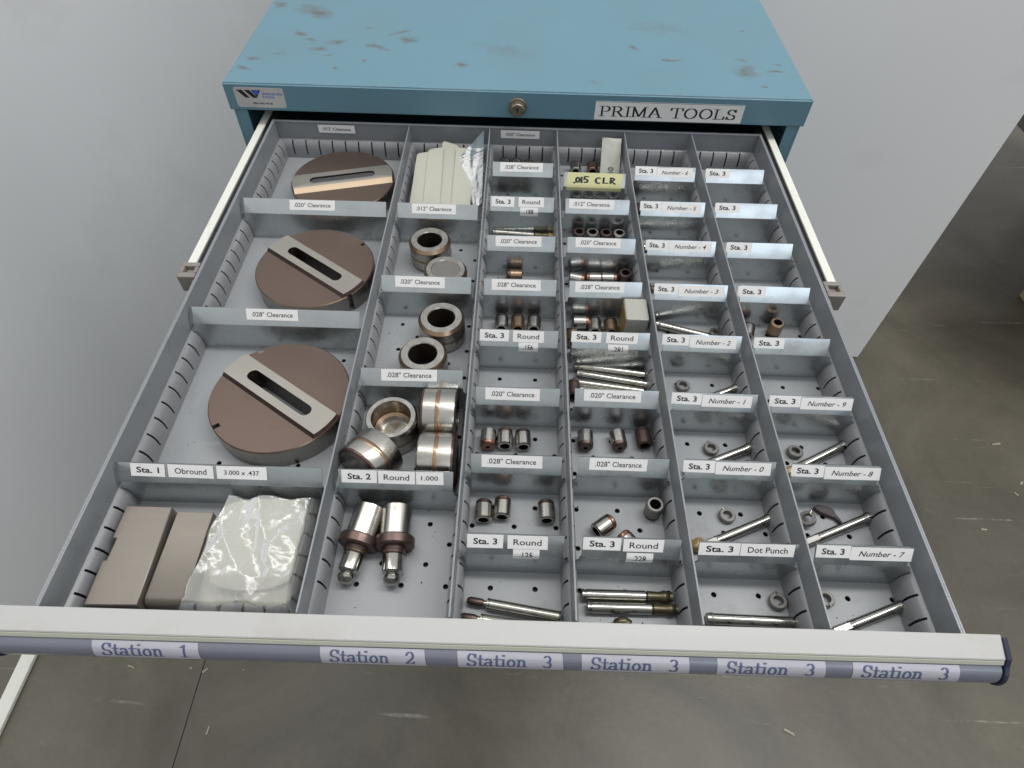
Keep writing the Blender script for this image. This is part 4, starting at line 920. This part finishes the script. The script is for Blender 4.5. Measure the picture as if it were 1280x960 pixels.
NP = 'slim punches in the number columns'
punch('plain', 457, 18.2, 526, 17, 'punch lying straight across the front bay under Dot Punch', z=-43, group=NP)
punch('number', 462, 74, 523, 100.5, 'punch with amber grease on its tip, second bay, fifth column', group=NP)
punch('number', 460, 142, 520, 168.5, 'slanting punch in third bay, fifth column', group=NP)
punch('number', 462, 208, 522, 235.5, 'slanting punch in fourth bay, fifth column', group=NP)
punch('plain', 455, 317, 519, 297, 'punch slanting down to the right in fifth bay, fifth column', group=NP)
punch('number', 455, 374, 520, 362, 'mostly hidden punch in sixth bay, fifth column', group=NP)
punch('plain', 455, 438, 520, 434, 'mostly hidden punch in seventh bay, fifth column', group=NP)
punch('plain', 455, 500, 520, 497, 'mostly hidden punch in eighth bay, fifth column', group=NP, z=-43.5)
punch('number', 548, 10.5, 607, 32.5, 'slanting punch in the front bay of the rightmost column', group=NP)
punch('number', 544, 79, 606.5, 105, 'slanting punch in second bay, rightmost column', group=NP)
punch('number', 548, 144.5, 606.5, 175, 'punch with brass coloured tip in third bay, rightmost column', group=NP)
# amber grease blobs on two of them
def blob(name, mtl, x, y, z, r, sq, label, cat, seed, rot=0):
    bm = bmesh.new(); bmesh.ops.create_icosphere(bm, subdivisions=3, radius=1)
    for v in bm.verts:
        k = 1+.28*noise.noise(v.co*1.7+Vector((seed, 0, 0))); v.co = Vector((v.co.x*r*sq[0]*k, v.co.y*r*sq[1]*k, v.co.z*r*sq[2]*k))
    o = done(bm, name, mtl, smooth=60, loc=(x, y, z), rot=(0, 0, rot)); return tag(o, label, cat)
blob('grease_lump', GUM, 460, 75.5, -43.3, 5.6, (1.25, .95, .85), 'amber grease lump on the punch tip in second bay, fifth column', 'grease', 1, .4)
blob('grease_lump', GUM, 349, 452.5, -43.5, 5, (1.5, .85, .85), 'amber grease lump at the right end of a punch, third column', 'grease', 2)
blob('grease_lump', GUM, 549.5, 145.5, -43.4, 4.6, (1.3, .95, .9), 'amber grease lump on the punch tip in third bay, rightmost column', 'grease', 3, .4)
blob('grease_lump', OILY, 395.5, 13.5, -44.2, 5.6, (1.15, .8, .65), 'olive grease lump at the very front of the fourth column', 'grease', 4)
# retaining rings
def key_ring():
    root = turned('retaining_ring', [(-2.1, 3.8), (-2.1, 6.0), (-1.5, 6.6), (1.5, 6.6), (2.1, 6.0), (2.1, 3.8), (1.6, 3.5), (-1.6, 3.5)], DULL, seg=28, close=True)
    boxes('pin', PSTEEL, root, (.6, 3.2, -.7, .7, 4.2, 7.2), bevel=.2); boxes('key', BORE, root, (-1.2, 1.9, -1.0, 1.0, -4.4, -2.6), bevel=.2); return root
kr = key_ring(); first = True
for x, y, s, ti, lb in [(489, 103, 1, .05, 'in second bay, fifth column'), (487, 168, 1, .06, 'in third bay, fifth column'), (472, 238, 1, .05, 'in fourth bay, fifth column'), (515.5, 307.5, 1, .2, 'in fifth bay, fifth column'), (462, 373, 1, .1, 'in sixth bay, fifth column'),
                        (514, 33, 2, .12, 'in the bay in front of Dot Punch'), (550.5, 36, 1, .1, 'in front bay, rightmost column'), (553.5, 101, 3, .5, 'in second bay, rightmost column, tipped up'), (561, 167, 1.6, .1, 'in third bay, rightmost column')]:
    o = kr if first else copy_tree(kr); first = False
    put(o, x, y, -H+2.5+ti*6, (random.uniform(0, 6) if s != 3 else 1, -pi/2+ti, s), 'small dull steel ring '+lb, 'ring', 'small steel rings in the number columns')
# maroon rubber scrap
bm = bmesh.new(); P = [(561, 112.5), (566, 114.5), (575, 113), (580, 111), (581, 106), (583.5, 102), (585, 97.5), (582.5, 98.5), (579, 102.5), (573, 104.5), (566, 107.5)]
P = [(562+(x-561)*.86, 98+(y-98)*.95+1) for x, y in P]
prism(bm, P, 'z', -H+.4, -H+4.5); tag(done(bm, 'rubber_scrap', RUBBER, bevel=1.2, smooth=50), 'dark maroon rubber scrap beside the tipped ring, rightmost column', 'scrap')
# cloudy block and packet in the fourth column
bm = bmesh.new(); box(bm, 417.5, 439.5, 289, 318, -H+.4, -9.5); o = done(bm, 'plastic_block', BLOCKP, bevel=1.2)
tag(o, 'cloudy cream plastic block standing right of the dies behind the .281 partition', 'block'); boxes('worn_side', GUM, o, (416.9, 417.4, 290, 317, -H+1, -11))
bm = bmesh.new(); bmesh.ops.create_grid(bm, x_segments=8, y_segments=14, size=.5)
for v in bm.verts: v.co.x *= 24; v.co.y *= 64; v.co.z = .3*(1-(v.co.x/12.1)**4)+1.1*noise.noise(v.co*.2)
r = bmesh.ops.extrude_face_region(bm, geom=bm.faces[:])
for v in r['geom']:
    if isinstance(v, bmesh.types.BMVert): v.co.z -= 1.6
o = done(bm, 'film_packet', BLOCKP, smooth=50, loc=(425.0, 577, -25), rot=(radians(37), 0, radians(-3)))
tag(o, 'small cloudy packet with a handwritten 10, leaning in the rear bay of the fourth column', 'packet')
P_, F_ = hand_polys([arc(.0, 5.5, 3.0, 1.9, 0, 360, 14), [(-3.5, 0), (3.5, .6)]], .9)
t = lay_text('handwriting', (P_, F_), o, INK, lambda x, y, l: (x, y, 1.6+l), .8, 1, -13, 1)
# grit and metal dust on the tray floor
bm = bmesh.new(); rg = random.Random(5)
for _ in range(420):
    x, y = rg.uniform(10, 602), rg.uniform(4, 604); r = rg.choice((.35, .45, .6, .9))*rg.uniform(.6, 1.3)
    vs = [bm.verts.new((x+r*cos(k*2.09+_)*rg.uniform(.6, 1.5), y+r*sin(k*2.09+_)*rg.uniform(.6, 1.5), -H+.25)) for k in range(3)]; top_ = bm.verts.new((x, y, -H+.3+r*.7))
    for k in range(3): bm.faces.new([vs[k], vs[(k+1) % 3], top_])
tag(done(bm, 'metal_grit', BROWN), 'dark grit and metal dust scattered on the tray floor', 'grit', kind='stuff')
